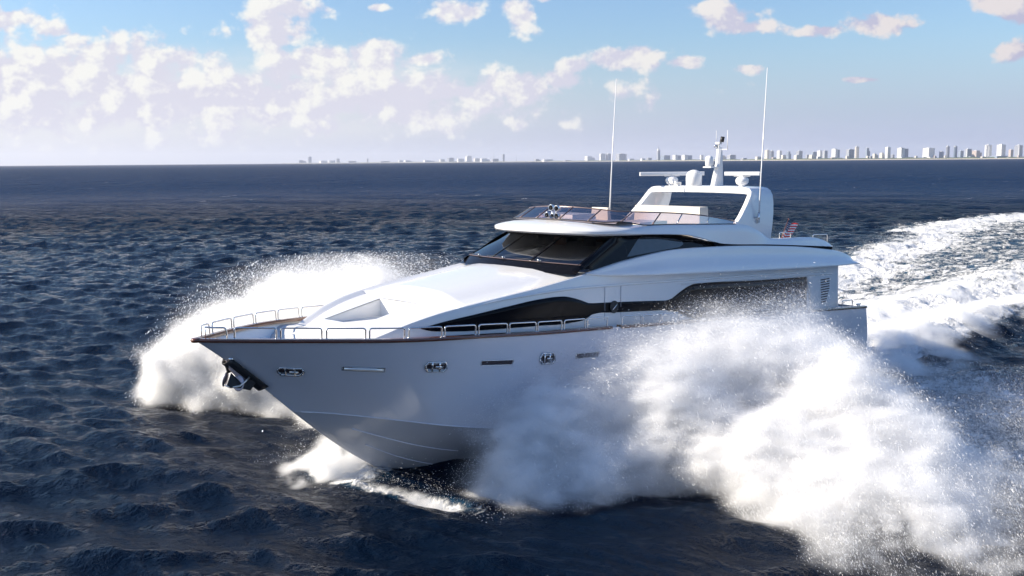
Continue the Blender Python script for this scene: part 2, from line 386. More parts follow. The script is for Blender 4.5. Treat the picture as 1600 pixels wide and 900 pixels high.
# ------------------------------------------------------------------ coast
SAND = mat('beach_sand', (.55, .48, .38), .9, var=(.02, .15)); SCRUB = mat('coast_scrub', (.06, .085, .045), .9, var=(.02, .4))
def brg(px, D):
    "point D metres out along the view depth, px thousandths off axis"
    return CAM.x + FWD.x * D + RGT.x * D * px, CAM.y + FWD.y * D + RGT.y * D * px
def coast_depth(u): return float(np.interp(u, [-.23, -.10, .10, .16, .30, .56, .75], [21000, 17500, 12500, 9800, 7000, 6100, 5600]))
def coast():
    us = np.linspace(-.235, .80, 160); V = []; F = []; V2 = []; F2 = []
    for i, u in enumerate(us):
        D = coast_depth(u); k = .5 + .9 * random.random()
        for dd, z in ((-160, -1.5), (-90, 3.0), (0, 5.0), (1800, 6.0)): V.append((*brg(u, D + dd), z))
        hz_ = (7 + 7 * vnoise(np.array([u * 160.]), np.array([0.]))[0])
        for dd, z in ((5, 3), (15, hz_), (200, hz_ + 2), (240, 3)): V2.append((*brg(u, D + dd), z))
        if i:
            for q in range(3): a = (i - 1) * 4 + q; F.append((a, a + 1, a + 5, a + 4)); F2.append((a, a + 1, a + 5, a + 4))
    o = obj('beach', V, F, SAND, smooth=True); o['kind'] = 'structure'
    o = obj('coastal_woodland', V2, F2, SCRUB); o['kind'] = 'stuff'; o['label'] = 'low dark band of trees along the shore behind the beach'; o['category'] = 'woodland'
coast()

def facade(name, wall, glass, fl, bay):
    m = bpy.data.materials.new(name); m.use_nodes = True; N = NT(m.node_tree); I = N.n['Principled BSDF'].inputs
    co = N.new('ShaderNodeTexCoord').outputs['Object']; s = N.new('ShaderNodeSeparateXYZ'); N.put(s.inputs[0], co)
    fz = N.m('FRACT', N.m('DIVIDE', s.outputs[2], fl)); fx = N.m('FRACT', N.m('DIVIDE', N.m('ADD', s.outputs[0], s.outputs[1]), bay))
    w = N.m('MULTIPLY', N.m('GREATER_THAN', fz, .42), N.m('GREATER_THAN', fx, .3))
    wall_v = N.mix(N.noise(co, .03, 2), tuple(c * .9 for c in wall) + (1,), tuple(wall) + (1,))
    N.put(I['Base Color'], N.mix(w, wall_v, (*glass, 1))); I['Roughness'].default_value = .6
    return m
FAC = [facade('cream_facade', (.74, .69, .60), (.16, .18, .22), 3.4, 7), facade('white_facade', (.80, .79, .77), (.16, .20, .27), 3.4, 9),
       facade('grey_facade', (.34, .36, .42), (.10, .13, .18), 3.4, 6), facade('glass_facade', (.22, .27, .36), (.10, .15, .22), 3.6, 11),
       facade('rose_facade', (.52, .42, .38), (.15, .16, .20), 3.4, 8)]
ORD = ['', 'first', 'second', 'third', 'fourth', 'fifth', 'sixth', 'seventh', 'eighth', 'ninth', 'tenth', 'eleventh', 'twelfth', 'thirteenth', 'fourteenth', 'fifteenth', 'sixteenth', 'seventeenth', 'eighteenth', 'nineteenth']
TENS = {20: ('twentieth', 'twenty'), 30: ('thirtieth', 'thirty'), 40: ('fortieth', 'forty'), 50: ('fiftieth', 'fifty'), 60: ('sixtieth', 'sixty'), 70: ('seventieth', 'seventy'), 80: ('eightieth', 'eighty'), 90: ('ninetieth', 'ninety')}
def ordn(n):
    if n < 20: return ORD[n]
    t = n // 10 * 10; return TENS[t][0] if n == t else TENS[t][1] + '-' + ORD[n - t]
# left, right edge and top of each building in thousandths off the view axis / above its foot, facade, form, note
SKY = [(1193,1200,16.8,0,'tower'), (1200,1208,15.3,2,'round'), (1212,1219,15.5,1,'tower'), (1218,1226,8.7,0,'low'), (1226,1234.5,14.1,3,'step'), (1241,1252,15.0,2,'gap'), (1238,1249,8.5,0,'low'), (1256,1262,8.9,2,'gap'), (1264,1273.5,13.4,3,'gap'), (1261,1272,8.9,0,'low'), (1274.5,1281.5,15.3,1,'tower'), (1282,1290,15.2,2,'slab'), (1295,1311,17.6,1,'twin'), (1319,1331,17.0,2,'slab'), (1331,1340,21.4,0,'round'), (1348.5,1356,18.8,3,'step'), (1349,1356,6.3,0,'low'), (1360,1369,9.7,0,'step'), (1370,1379.5,11.2,0,'step'), (1380,1387,20.1,1,'tower'), (1388,1394.5,8.1,2,'gap'), (1398,1416,18.5,1,'twin'), (1425,1430,5.8,0,'low'), (1436,1457,18.2,1,'slab'), (1463,1470,12.5,3,'gap'), (1472,1480,21.0,2,'round'), (1484.5,1491.5,20.9,3,'round'), (1492,1501,13.3,3,'gap'), (1502,1513,16.2,2,'slab'), (1513,1530,13.6,4,'step'), (1531,1546.5,22.5,1,'round'), (1550.5,1566.5,22.9,1,'slab'), (1542,1570,4.9,3,'low'), (1571,1577,14.8,4,'tower'), (1578,1593,21.7,2,'slab'), (1595,1604,18.6,1,'slab'), (1026,1030.5,24.2,2,'spire'), (1031,1047,9.2,3,'gap'), (1050,1064,9.5,1,'twin'), (1064.5,1081,9.4,1,'twin'), (1092,1098,9.2,1,'slab'), (1124,1134,8.4,0,'step'), (1135,1148,9.3,2,'slab'), (1178,1188,6.4,0,'low'), (1155,1166,4.1,2,'low'), (914,930,8.2,1,'step'), (937,946,12.4,1,'slab'), (947,955,12.3,2,'slab'), (962,979,12.0,2,'slab'), (981,991,4.2,1,'low'), (1000,1008,4.5,1,'low'), (1010,1018,5.4,2,'gap'), (701,712,7.4,2,'slab'), (716.5,727,5.8,1,'low'), (729,739,10.2,1,'slab'), (742,751.5,6.1,0,'slab'), (752,767,6.0,1,'step'), (769,781,5.4,2,'low'), (786.5,790,12.3,2,'tower'), (807.5,809,10.1,2,'mast'), (773,774.5,18.4,2,'mast'), (625,632.5,4.1,1,'slab'), (634,646.5,4.0,1,'step'), (664,681.5,3.7,1,'step'), (688.5,697,5.1,1,'slab'), (485.5,491,10.6,2,'tower'), (470,482,5.2,2,'step'), (503,515,4.1,1,'low'), (517,527,4.5,1,'slab'), (529,534.5,7.5,2,'tower'), (576.5,579,6.9,2,'tower'), (545,560,3.4,2,'low'), (596,612,2.8,2,'low'), (835.5,846,4.5,2,'step'), (848,865,3.8,1,'low'), (880,893,2.3,2,'low'), (1186,1191.1,4.9,1,'gap'), (1203.8,1210.4,5.1,4,'low'), (1223.9,1228.8,5.5,2,'gap'), (1241.6,1248.4,3.5,0,'gap'), (1260.3,1264.4,5.7,0,'gap'), (1272.8,1280.3,5.9,1,'low'), (1294.3,1302.4,4.4,4,'low'), (1317.7,1324.3,6.3,0,'low'), (1333.3,1337.9,3.7,4,'gap'), (1354.4,1360.3,5.9,2,'low'), (1373.7,1379.5,3.8,1,'gap'), (1396.7,1400.8,4.0,2,'gap'), (1415.8,1422.9,4.2,2,'gap'), (1436.6,1443.8,3.7,2,'low'), (1454.7,1458.9,6.0,4,'low'), (1470.4,1474.7,6.1,0,'low'), (1487.0,1492.8,3.4,2,'gap'), (1508.4,1514.1,5.0,2,'low'), (1527.2,1535.7,4.1,0,'low'), (1549.7,1553.8,3.6,4,'low'), (1567.9,1572.6,3.1,1,'low'), (1584.2,1588.9,6.0,4,'low')]
def skyline():
    rows = sorted(SKY, key=lambda r: -(r[0] + r[1]))
    for n, (x0, x1, hp, fc, form) in enumerate(rows):
        u0, u1 = (x0 - 800) / FPX, (x1 - 800) / FPX; uc = (u0 + u1) / 2
        D = coast_depth(uc) + {'low': 60, 'gap': 420}.get(form, 170 + 90 * (n % 3))
        wd = (u1 - u0) * D; H = hp / FPX * D; px, py = brg(uc, D)
        col = ['cream', 'white', 'grey', 'blue-glass', 'rosy'][fc]
        kind = {'slab': 'slab block with plant room', 'twin': 'tower with darker wing', 'low': 'low-rise block', 'tower': 'slim tower', 'spire': 'needle tower with spire', 'mast': 'thin lattice mast', 'round': 'round-cornered tower', 'gap': 'hazy rear block', 'step': 'stepped block'}[form]
        r_ = thing('apartment_building' if form != 'mast' else 'radio_mast', f'{col} {kind}, {ordn(n + 1)} from the skyline\'s right end', 'building' if form != 'mast' else 'mast', (px, py, 4.0), 'buildings along the far shore')
        a = math.atan2(RGT.y, RGT.x) + rad(34 + 8 * (n % 3 - 1))
        r_.rotation_euler = (0, 0, a)
        dp = wd * (.45 if form != 'tower' else .7); w = wd * .92; G = FAC[fc]; Wt = FAC[1]; h = H - 4
        if form == 'mast':
            b = MB(); b.tube([(0, 0, 0), (0, 0, h)], [3.5, .8], 6); b.tube([(0, 0, h * .7), (0, 0, h * .73)], 4, 8); b.build('lattice', G, r_); continue
        if form == 'spire':
            b = MB(); b.box((-w / 2, -w / 2, 0), (w / 2, w / 2, h * .66), (.92, .92)); b.build('tower_block', G, r_)
            b = MB(); b.box((-w * .36, -w * .36, h * .66), (w * .36, w * .36, h * .78), (.7, .7)); b.build('upper_tier', Wt, r_)
            b = MB(); b.tube([(0, 0, h * .78), (0, 0, h)], [w * .12, w * .02], 6); b.build('spire', G, r_); continue
        bev = w * .18
        if form == 'round':
            poly = [(-w / 2, 0), (-w / 2 + bev, -dp / 2), (w / 2 - bev, -dp / 2), (w / 2, 0), (w / 2 - bev, dp / 2), (-w / 2 + bev, dp / 2)]
            MB().prism(poly, (0, 0, 0), (1, 0, 0), (0, 1, 0), (0, 0, h * .95)).build('tower_block', G, r_)
            MB().prism([(x * 1.06, y * 1.06) for x, y in poly], (0, 0, h * .9), (1, 0, 0), (0, 1, 0), (0, 0, h * .035)).build('crown_ring', Wt, r_)
            MB().box((-w * .22, -dp * .2, h * .95), (w * .2, dp * .2, h)).build('penthouse', Wt, r_)
        elif form == 'twin':
            MB().box((-w / 2, -dp / 2, 0), (-w * .05, dp / 2, h * .97)).build('tower_block', G, r_)
            MB().box((-w * .04, -dp * .35, 0), (w / 2, dp * .6, h * .90)).build('side_wing', FAC[3], r_)
            MB().box((-w * .38, -dp * .2, h * .97), (-w * .15, dp * .2, h)).build('penthouse', Wt, r_)
        elif form == 'step':
            MB().box((-w / 2, -dp / 2, 0), (w * .12, dp / 2, h * .96)).build('tower_block', G, r_)
            MB().box((w * .121, -dp * .45, 0), (w / 2, dp * .45, h * .72)).build('lower_tier', G, r_)
            MB().box((-w * .3, -dp * .2, h * .96), (-w * .1, dp * .2, h)).build('penthouse', Wt, r_)
        else:
            MB().box((-w / 2, -dp / 2, 0), (w / 2, dp / 2, h * .955)).build('tower_block', G, r_)
            MB().box((-w * .16, -dp * .25, h * .955), (w * .14, dp * .25, h)).build('penthouse', Wt, r_)
            if form == 'slab':
                MB().box((-w * .5 - 1.5, -dp / 2 - 1.5, 0), (-w * .36, -dp / 2 + 2, h * .93)).build('balcony_stack', Wt, r_)
                MB().box((w * .36, -dp / 2 - 1.5, 0), (w * .5 + 1.5, -dp / 2 + 2, h * .93)).build('balcony_stack', Wt, r_)
        if wd > 60 and form not in ('low', 'gap'):
            MB().box((-w * .62, -dp * .9, 0), (w * .6, -dp * .52, min(14, h * .2))).build('podium', Wt, r_)
skyline()
BOTM = mat('hull_bottom_paint', (.50, .51, .55), .25, coat=.5, var=(.8, .05))
GREYG = mat('frosted_port', (.24, .27, .30), .3, var=(4, .1)); ANCH = mat('galvanised_anchor', (.42, .38, .42), .3, metal=.75, var=(9, .25), bump=(12, .2)); PALE = mat('steel_gleam', (.95, .92, .88), .28, metal=.9, var=(4, .03)); SEAM = mat('panel_seam', (.33, .34, .40), .6, var=(5, .1))  # PALE is steel lightened to carry reflected brightness in its colour
STEELD = mat('bronze_trim', (.35, .24, .20), .3, metal=.6, var=(5, .1)); SIDEG = mat('side_glass', (.035, .042, .055), .08, coat=.3, var=(2, .3))
CUSHD = mat('dark_upholstery', (.05, .05, .07), .6, var=(5, .2)); RAILM = mat('bronzed_rail', (.20, .15, .15), .3, metal=.5, var=(5, .1))
RAD1 = math.atan2(RGT.y, RGT.x) + rad(6); RAD2 = math.atan2(RGT.y, RGT.x) - rad(28)
def flag_mat():
    m = bpy.data.materials.new('ensign_cloth'); m.use_nodes = True; N = NT(m.node_tree); I = N.n['Principled BSDF'].inputs
    s = N.new('ShaderNodeSeparateXYZ'); N.put(s.inputs[0], N.new('ShaderNodeTexCoord').outputs['UV']); u, v = s.outputs[0], s.outputs[1]
    st = N.m('GREATER_THAN', N.m('FRACT', N.m('MULTIPLY', v, 6.5)), .5)
    col = N.mix(st, (.62, .03, .03, 1), (.82, .80, .78, 1))
    # the top stripe is red: v=1 -> fract(6.5)=.5 edge
    can = N.m('MULTIPLY', N.m('LESS_THAN', u, .4), N.m('GREATER_THAN', v, 6 / 13))
    cu_ = N.m('FRACT', N.m('MULTIPLY', u, 13.75)); cv = N.m('FRACT', N.m('MULTIPLY', N.m('SUBTRACT', v, 6 / 13), 9.3))
    d = N.m('ADD', N.m('POWER', N.m('SUBTRACT', cu_, .5), 2), N.m('POWER', N.m('SUBTRACT', cv, .5), 2))
    can_c = N.mix(N.m('LESS_THAN', d, .05), (.02, .03, .10, 1), (.8, .8, .8, 1))
    N.put(I['Base Color'], N.mix(can, col, can_c)); I['Roughness'].default_value = .8
    return m
FLAGM = flag_mat()
def cu(xs,ys):
    "smooth monotone cubic through points"
    xs=np.array(xs,float);ys=np.array(ys,float)
    h=np.diff(xs);d=np.diff(ys)/h
    m=np.zeros(len(xs));m[0]=d[0];m[-1]=d[-1]
    for i in range(1,len(xs)-1):
        m[i]=0 if d[i-1]*d[i]<=0 else 2*d[i-1]*d[i]/(d[i-1]+d[i])
    def f(x):
        x=np.clip(x,xs[0],xs[-1]);i=np.clip(np.searchsorted(xs,x,side='right')-1,0,len(h)-1)
        t=(x-xs[i])/h[i]
        return (2*t**3-3*t**2+1)*ys[i]+(t**3-2*t**2+t)*h[i]*m[i]+(-2*t**3+3*t**2)*ys[i+1]+(t**3-t**2)*h[i]*m[i+1]
    return f
shb=cu([0,3,8,14,17,19,20.5,22,23,24,25,26,26.8,27.4,27.8,28],[3.05,3.15,3.2,3.2,3.18,3.1,3.0,2.84,2.66,2.38,1.97,1.42,.92,.5,.22,0.03])
shz=cu([0,3.68,8,14.57,16.7,19.2,21.6,23.7,25.5,28],[2.44,2.74,3.05,3.51,3.68,3.84,4.02,4.15,4.28,4.42])
chb=cu([-.3,8,14,18,20.5,22.05,23,24.1,24.95,25.45],[2.85,2.88,2.86,2.72,2.45,2.12,1.7,1.0,.38,0.02])
chz=cu([-.3,8,14,18,20.5,22.05,23,24.1,24.95,25.45],[-.45,-.1,.3,.8,1.25,1.56,1.78,2.01,2.15,2.2])
kez=cu([-.3,12,19,21,22.5,23.46,24.27,25.31,25.45],[-1.3,-1.5,-1.1,-.7,-.08,.54,1.16,2.07,2.2])
def hull(s,t):
    "t 0..1 chine to sheer, s 0..1 transom to stem; port side"
    xc=-.3+25.75*s; xs=28*s
    x=xc+(xs-xc)*t
    g=t+.035*np.sin(np.pi*t)*np.clip((s-.7)/.3,0,1)
    z=chz(xc)+(shz(xs)-chz(xc))*g
    p=.62+1.0*np.clip((s-.55)/.4,0,1)
    y=chb(xc)+(shb(xs)-chb(xc))*t**p
    # slight tumblehome bulge aft
    y=y+.10*np.sin(np.pi*t)*np.clip((.45-s)/.45,0,1)
    return x,y,z
ywall=cu([0,17,19,21,22,23,24,25],[2.74,2.72,2.68,2.52,2.38,2.15,1.84,1.4])
# ------------------------------------------------------------------ the yacht (x forward from the transom, y to port, z up from the water)
YT = thing('motor_yacht', 'white motor yacht at speed with radar arch and dark windscreen, throwing spray from her bow', 'yacht', (0, 0, 0))
def lin(a, b, n): return np.linspace(a, b, n)
def both(): return (1, -1)
def S3(f, *a): return np.stack(np.broadcast_arrays(*f(*a)), -1)
def hull_part():
    S, T = np.meshgrid(np.concatenate([lin(0, .8, 60), lin(.805, 1, 60)]), lin(0, 1, 22), indexing='ij')
    X, Y, Z = hull(S, T); V = []; F = []; n, m = S.shape
    for sg in (1, -1):
        k = len(V); V += [(x, y * sg, z) for x, y, z in zip(X.ravel(), Y.ravel(), Z.ravel())]
        for i in range(n - 1):
            for j in range(m - 1):
                f = (k + i * m + j, k + (i + 1) * m + j, k + (i + 1) * m + j + 1, k + i * m + j + 1)
                F.append(f if sg < 0 else f[::-1])
    # transom
    ring = [(float(X[0, j]), float(Y[0, j]), float(Z[0, j])) for j in range(m)]
    k = len(V); V += ring + [(a, -b, c) for a, b, c in ring][::-1]; F.append(tuple(range(k, k + 2 * m)))
    h = obj('hull', V, F, HULLM, YT, 50)
    # bottom
    xs = np.concatenate([lin(-.3, 20, 30), lin(20.2, 25.45, 40)]); G = []
    for x in xs:
        yc, zc, zk = float(chb(x)), float(chz(x)), float(kez(x)); row = []
        for t in lin(0, 1, 8):
            y = yc * t; z = zk + (zc - zk) * (t ** 1.25) - .0
            row.append((x, y, z))
        G.append([(a, -b, c) for a, b, c in row[::-1]] + row[1:])
    grid('hull_bottom', np.array(G), BOTM, h, 40, flip=True)
    # chine flat: a small proud step along the knuckle
    for sg in both():
        P = [(x, sg * (float(chb(x)) + .012), float(chz(x)) + .01) for x in lin(2, 25.3, 70)]
        MB().tube(P, .018, 6).build('chine_rail', HULLM, h, True)
        for q, x1, x0 in ((.66, 24.1, 21.2), (.40, 23.6, 21.4)):
            P = []
            for x in lin(x0, x1, 30):
                yc, zc, zk = float(chb(x)), float(chz(x)), float(kez(x)); P.append((x, sg * (yc * q + .01), zk + (zc - zk) * q ** 1.25 + .005))
            MB().tube(P, .016, 6).build('spray_strake', HULLM, h, True)
    # varnished cap rail with a gangway gap each side
    def cap(x0, x1, n):
        for sg in both():
            G = []
            for x in lin(x0, x1, n):
                b, z = float(shb(x)), float(shz(x)); w = min(.16, b + .02)
                G.append([(x, sg * (b + .035), z - .045), (x, sg * (b + .045), z + .0), (x, sg * (b + .03), z + .045), (x, sg * (b - w + .02), z + .05), (x, sg * (b - w), z + .0), (x, sg * (b - w), z - .045), (x, sg * (b + .035), z - .045)])
            grid('cap_rail', np.array(G), TEAK, h, False, flip=sg < 0)
    cap(16.55, 28.0, 90); cap(-.02, 16.15, 40)
    MB().lathe([(.02, -.05), (.1, -.05), (.13, 0), (.1, .05), (.02, .052)], 14, Matrix.Translation((27.98, 0, 4.42))).build('bow_cap', TEAK, h, True)
    return h
HULL = hull_part()

def hull_at(x, z):
    "port hull point, outward normal and the along/up directions"
    best = None
    for t in lin(0, 1, 41):
        s = (x + .3 - t * .3) / (25.75 + t * 2.25)
        if not 0 <= s <= 1: continue
        X, Y, Z = hull(s, t); d = abs(float(Z) - z)
        if best is None or d < best[0]: best = (d, s, t)
    _, s, t = best; e = 1e-3
    p = Vector([float(a) for a in hull(s, t)]); a = Vector([float(q) for q in hull(min(1, s + e), t)]) - Vector([float(q) for q in hull(s - e, t)])
    u = Vector([float(q) for q in hull(s, min(1, t + .01))]) - Vector([float(q) for q in hull(s, max(0, t - .01))])
    a.normalize(); u = (u - a * u.dot(a)).normalized(); n = a.cross(-u).normalized()
    if n.y < 0: n = -n
    return p, n, a, u
def stadium(L, H, r, n=6, slant=0.):
    P = []
    for cx, cy_, a0 in ((L / 2 - r, H / 2 - r, 0), (-L / 2 + r, H / 2 - r, 90), (-L / 2 + r, -H / 2 + r, 180), (L / 2 - r, -H / 2 + r, 270)):
        for k in range(n + 1):
            q = rad(a0 + 90 * k / n); x, y = cx + r * math.cos(q), cy_ + r * math.sin(q); P.append((x + slant * y, y))
    return P
def ports():
    for sg in both():
        def mir(V): return [(x, y * sg, z) for x, y, z in V]
        def put(name, mb, m, par, sm=False):
            F = mb.F if sg > 0 else [f[::-1] for f in mb.F]; return obj(name, mir(mb.V), F, m, par, sm)
        def onhull(x, z, P, off):
            out = []
            p, n, a, u = hull_at(x, z)
            for q in P:
                w = p + a * q[0] + u * q[1]; r, nn, _, _ = hull_at(w.x, w.z); out.append(r + nn * off)
            return out
        # oval mooring fairleads
        for x, z, L, H, sl in ((25.92, 3.45, .62, .22, 0), (22.7, 3.31, .60, .23, .1), (19.1, 3.07, .55, .27, .18)):
            b = MB(); b.tube([p for p in onhull(x, z, stadium(L, H, H * .48, 6, sl), .02)], .026, 6, closed=True); f = put('mooring_fairlead', b, STEEL, HULL, True)
            b = MB(); c = onhull(x, z, stadium(L - .05, H - .05, H * .4, 6, sl), .008); b.add(c, [tuple(range(len(c)))]); put('fairlead_recess', b, SLOTM, f)
            for dx in (-L * .16, L * .2):
                b = MB(); q = onhull(x, z, [(dx - .02, -H * .45), (dx + .02, H * .45)], .022); b.tube(q, .03, 6); put('roller', b, STEEL, f, True)
            b = MB(); q = onhull(x, z, [(-L * .3, -.02), (L * .05, -.015)], .03); b.tube(q, .035, 6); put('cleat', b, STEEL, f, True)
        # long vent slots
        for x, z, L, H, bright in ((24.45, 3.42, 1.05, .085, 1), (20.85, 3.2, 1.05, .085, 0), (17.5, 2.955, .95, .09, 0)):
            c = onhull(x, z, stadium(L, H, H * .45, 5), .006); b = MB(); b.add(c, [tuple(range(len(c)))]); f = put('vent_slot', b, SLOTM, HULL)
            if bright: bb = MB(); bb.tube(onhull(x, z, [(-L * .47, 0), (-L * .2, 0), (L * .2, 0), (L * .47, 0)], .02), .038, 10); put('gleam_bar', bb, PALE, f, True)  # pale bar stands in for spray and sky reflected in the slot
            b = MB(); b.tube(onhull(x, z, stadium(L + .03, H + .03, H * .5, 5), .010), .012, 5, closed=True); put('slot_trim', b, STEEL, f, True)
        b = MB(); b.tube(onhull(17.66, 2.61, [(-.66, .0), (.66, .0)], .0), [.02, .02], 6); put('moulded_step', b, HULLM, HULL, True)
        b = MB(); b.tube(onhull(17.6, 2.52, [(-.62, 0), (.6, 0)], .0), [.025, .02], 6); put('moulded_step', b, HULLM, HULL, True)
        c = onhull(18.0, 2.01, stadium(.42, .30, .13, 6, .5), .008); b = MB(); b.add(c, [tuple(range(len(c)))]); f = put('oval_port', b, GREYG, HULL)
        b = MB(); b.tube(onhull(18.0, 2.01, stadium(.45, .33, .14, 6, .5), .012), .016, 6, closed=True); put('port_ring', b, HULLM, f, True)
        for x, z in ((20.4, 2.02), (16.2, 1.8), (13.2, 1.75), (10.2, 1.7)):
            c = onhull(x, z, stadium(.42, .30, .13, 6, .5), .008)
            if x < 15: b = MB(); b.add(c, [tuple(range(len(c)))]); put('oval_port', b, GREYG, HULL)
ports()

def hull_y(x, z):
    "half breadth of the hull at x, z"
    t = lin(0, 1, 60); s = np.clip((x + .3 - t * .3) / (25.75 + t * 2.25), 0, 1); _, Y, Z = hull(s, t)
    ok = (x + .3 - t * .3) / (25.75 + t * 2.25) <= 1.0
    Y = np.where(ok, Y, 0.0); return float(np.interp(z, Z, Y))
# --- deck: flush side deck, sunk well at the bow
def zdeck(x): return float(shz(x)) - .10 - .36 * float(sst(np.array(x), 24.4, 25.4))
def deck():
    G = []
    for x in np.concatenate([lin(.1, 22, 30), lin(22.2, 27.38, 50)]):
        b = max(hull_y(x, zdeck(x)) - .05, .004); G.append([(x, -b + 2 * b * t, zdeck(x) + .05 * (1 - (2 * t - 1) ** 2)) for t in lin(0, 1, 17)])
    grid('deck', np.array(G), DECKM, YT, 30, flip=True)
    for sg in both():
        G = []
        for x in np.concatenate([lin(.1, 22, 30), lin(22.2, 27.85, 50)]):
            b = float(shb(x)); G.append([(x, sg * max(hull_y(x, z) - .05, .004), z) for z in lin(max(zdeck(x) - .03, 2.2 + .8706 * (x - 25.45) + .06), float(shz(x)) - .01, 5)])
        grid('bulwark_lining', np.array(G), GEL, HULL, True, flip=sg < 0)
    # windlass and bollards in the well
    b = MB(); b.lathe([(.02, 0), (.20, 0), (.20, .06), (.10, .09), (.09, .2), (.15, .26), (.14, .30), (.02, .31)], 16, Matrix.Translation((26.2, .0, zdeck(26.2) + .04))); b.build('windlass', STEEL, YT, 40)
deck()

# --- guard rails: separate hoops of tube on the cap rail
HOOPS = [(27.27, 26.47), (26.38, 25.55), (25.45, 24.6), (24.51, 23.66), (23.55, 22.66), (22.57, 21.64), (21.54, 20.6), (20.52, 19.58), (19.51, 18.6), (18.5, 17.66), (17.56, 16.7),
         (16.01, 15.13), (15.04, 14.15), (14.06, 13.2), (2.17, 1.23)]
def hoops():
    for sg in both():
        for a, b_ in HOOPS:
            n = 7; base = [Vector((x, sg * (float(shb(x)) - .055), float(shz(x)) + .04)) for x in lin(a, b_, n)]
            H = .27
            up = [p + Vector((0, sg * .015, H)) for p in base]
            P = rounded([base[0], up[0]] + up[1:-1] + [up[-1], base[-1]], .07, 4)
            r = MB().tube(P, .021, 7).build('guard_rail', STEEL, YT, 60)
            b = MB()
            for q in (base[0], base[-1]): b.lathe([(.035, -.005), (.035, .012), (.02, .02)], 8, Matrix.Translation(q))
            b.build('foot', STEEL, r, True)
    # pulpit hoop round the stem head
    P = []
    for x, y in ((27.42, .42), (27.62, .30), (27.76, .12), (27.80, 0), (27.76, -.12), (27.62, -.30), (27.42, -.42)): P.append(Vector((x, y, float(shz(min(x, 28))) + .31)))
    P = [Vector((27.40, .43, 4.42))] + P + [Vector((27.40, -.43, 4.42))]
    r = MB().tube(rounded(P, .07, 4), .021, 7).build('guard_rail', STEEL, YT, 60)
    b = MB(); b.tube([(27.78, .1, 4.45), (27.78, .1, 4.72)], .014, 6); b.tube([(27.78, -.1, 4.45), (27.78, -.1, 4.72)], .014, 6); b.build('pulpit_post', STEEL, r, True)
hoops()

# --- anchor in its stem pocket
def anchor():
    ux, uz = (1, 0, 0), (0, 0, 1)
    b = MB(); b.prism([(27.27, 3.84), (27.09, 3.77), (26.81, 3.45), (26.75, 3.28), (26.91, 3.21), (27.04, 3.43), (27.18, 3.58)], (0, .02, 0), ux, uz, (0, .08, 0)); a = b.build('anchor', ANCH, YT)
    b = MB(); b.tube([(27.16, -.14, 3.86), (27.16, .18, 3.86)], .07, 12); b.build('anchor_roller', STEEL, a, True)
    b = MB(); b.prism([(27.22, 3.89), (27.12, 3.86), (26.56, 3.32), (26.66, 3.27)], (0, .105, 0), ux, uz, (0, .05, 0)); b.prism([(27.22, 3.89), (27.12, 3.86), (26.56, 3.32), (26.66, 3.27)], (0, -.155, 0), ux, uz, (0, .05, 0)); b.build('roller_cheek', RUB, a)
    b = MB(); b.prism([(27.26, 3.80), (27.17, 3.82), (27.08, 3.50), (27.17, 3.48)], (0, -.10, 0), ux, uz, (0, .05, 0)); b.build('locking_arm', RUB, a)
    b = MB(); b.add([(27.17, .10, 3.52), (27.36, .22, 3.27), (27.28, .26, 3.19), (27.0, .24, 3.16), (26.93, .16, 3.22), (27.15, -.1, 3.2)], [(0, 1, 2), (0, 2, 3), (0, 3, 4), (0, 4, 5), (0, 5, 1), (1, 5, 4, 3, 2)]); b.build('ballast_cone', RUB, a)
    for sg in both():                                 # rounded dished flukes either side of the cone
        nrm = Vector((.55, sg * .75, .25)).to_track_quat('Z', 'Y').to_matrix().to_4x4()
        b = MB(); b.lathe([(.0, -.045), (.10, -.035), (.16, -.01), (.175, .01), (.16, .02), (.09, .0), (.0, -.012)], 18, Matrix.Translation((27.20 if sg < 0 else 27.0, sg * .13, 3.33 if sg < 0 else 3.24)) @ nrm @ Matrix.Diagonal((.8, 1.15, 1, 1)))
        b.build('fluke', ANCH, a, True)
    b = MB(); b.prism([(27.07, 3.15), (26.75, 3.31), (26.57, 3.19), (26.73, 3.02)], (0, .17, 0), ux, uz, (0, .035, 0)); b.build('fluke_tip', RUB, a)
    b = MB(); b.tube([(27.40, .20, 3.27), (27.27, .23, 3.19), (27.03, .24, 3.19), (26.88, .23, 3.27), (26.74, .20, 3.36)], .022, 6); b.build('fluke_rim', PALE, a, True)
    # pocket lining following the stem
    G = []
    for t in lin(0, 1, 14):
        x = 27.30 - .95 * t; z = 2.2 + (x - 25.45) / 2.55 * 2.22; wv = .10 + .04 * math.sin(math.pi * t)
        G.append([(x - .12, -wv - .10, z + .06), (x + .0, -wv * .7, z - .03), (x + .035, 0, z - .05), (x + .0, wv * .7, z - .03), (x - .12, wv + .10, z + .06)])
    grid('anchor_pocket', np.array(G), RUB, a, True, thick=.02)
anchor()

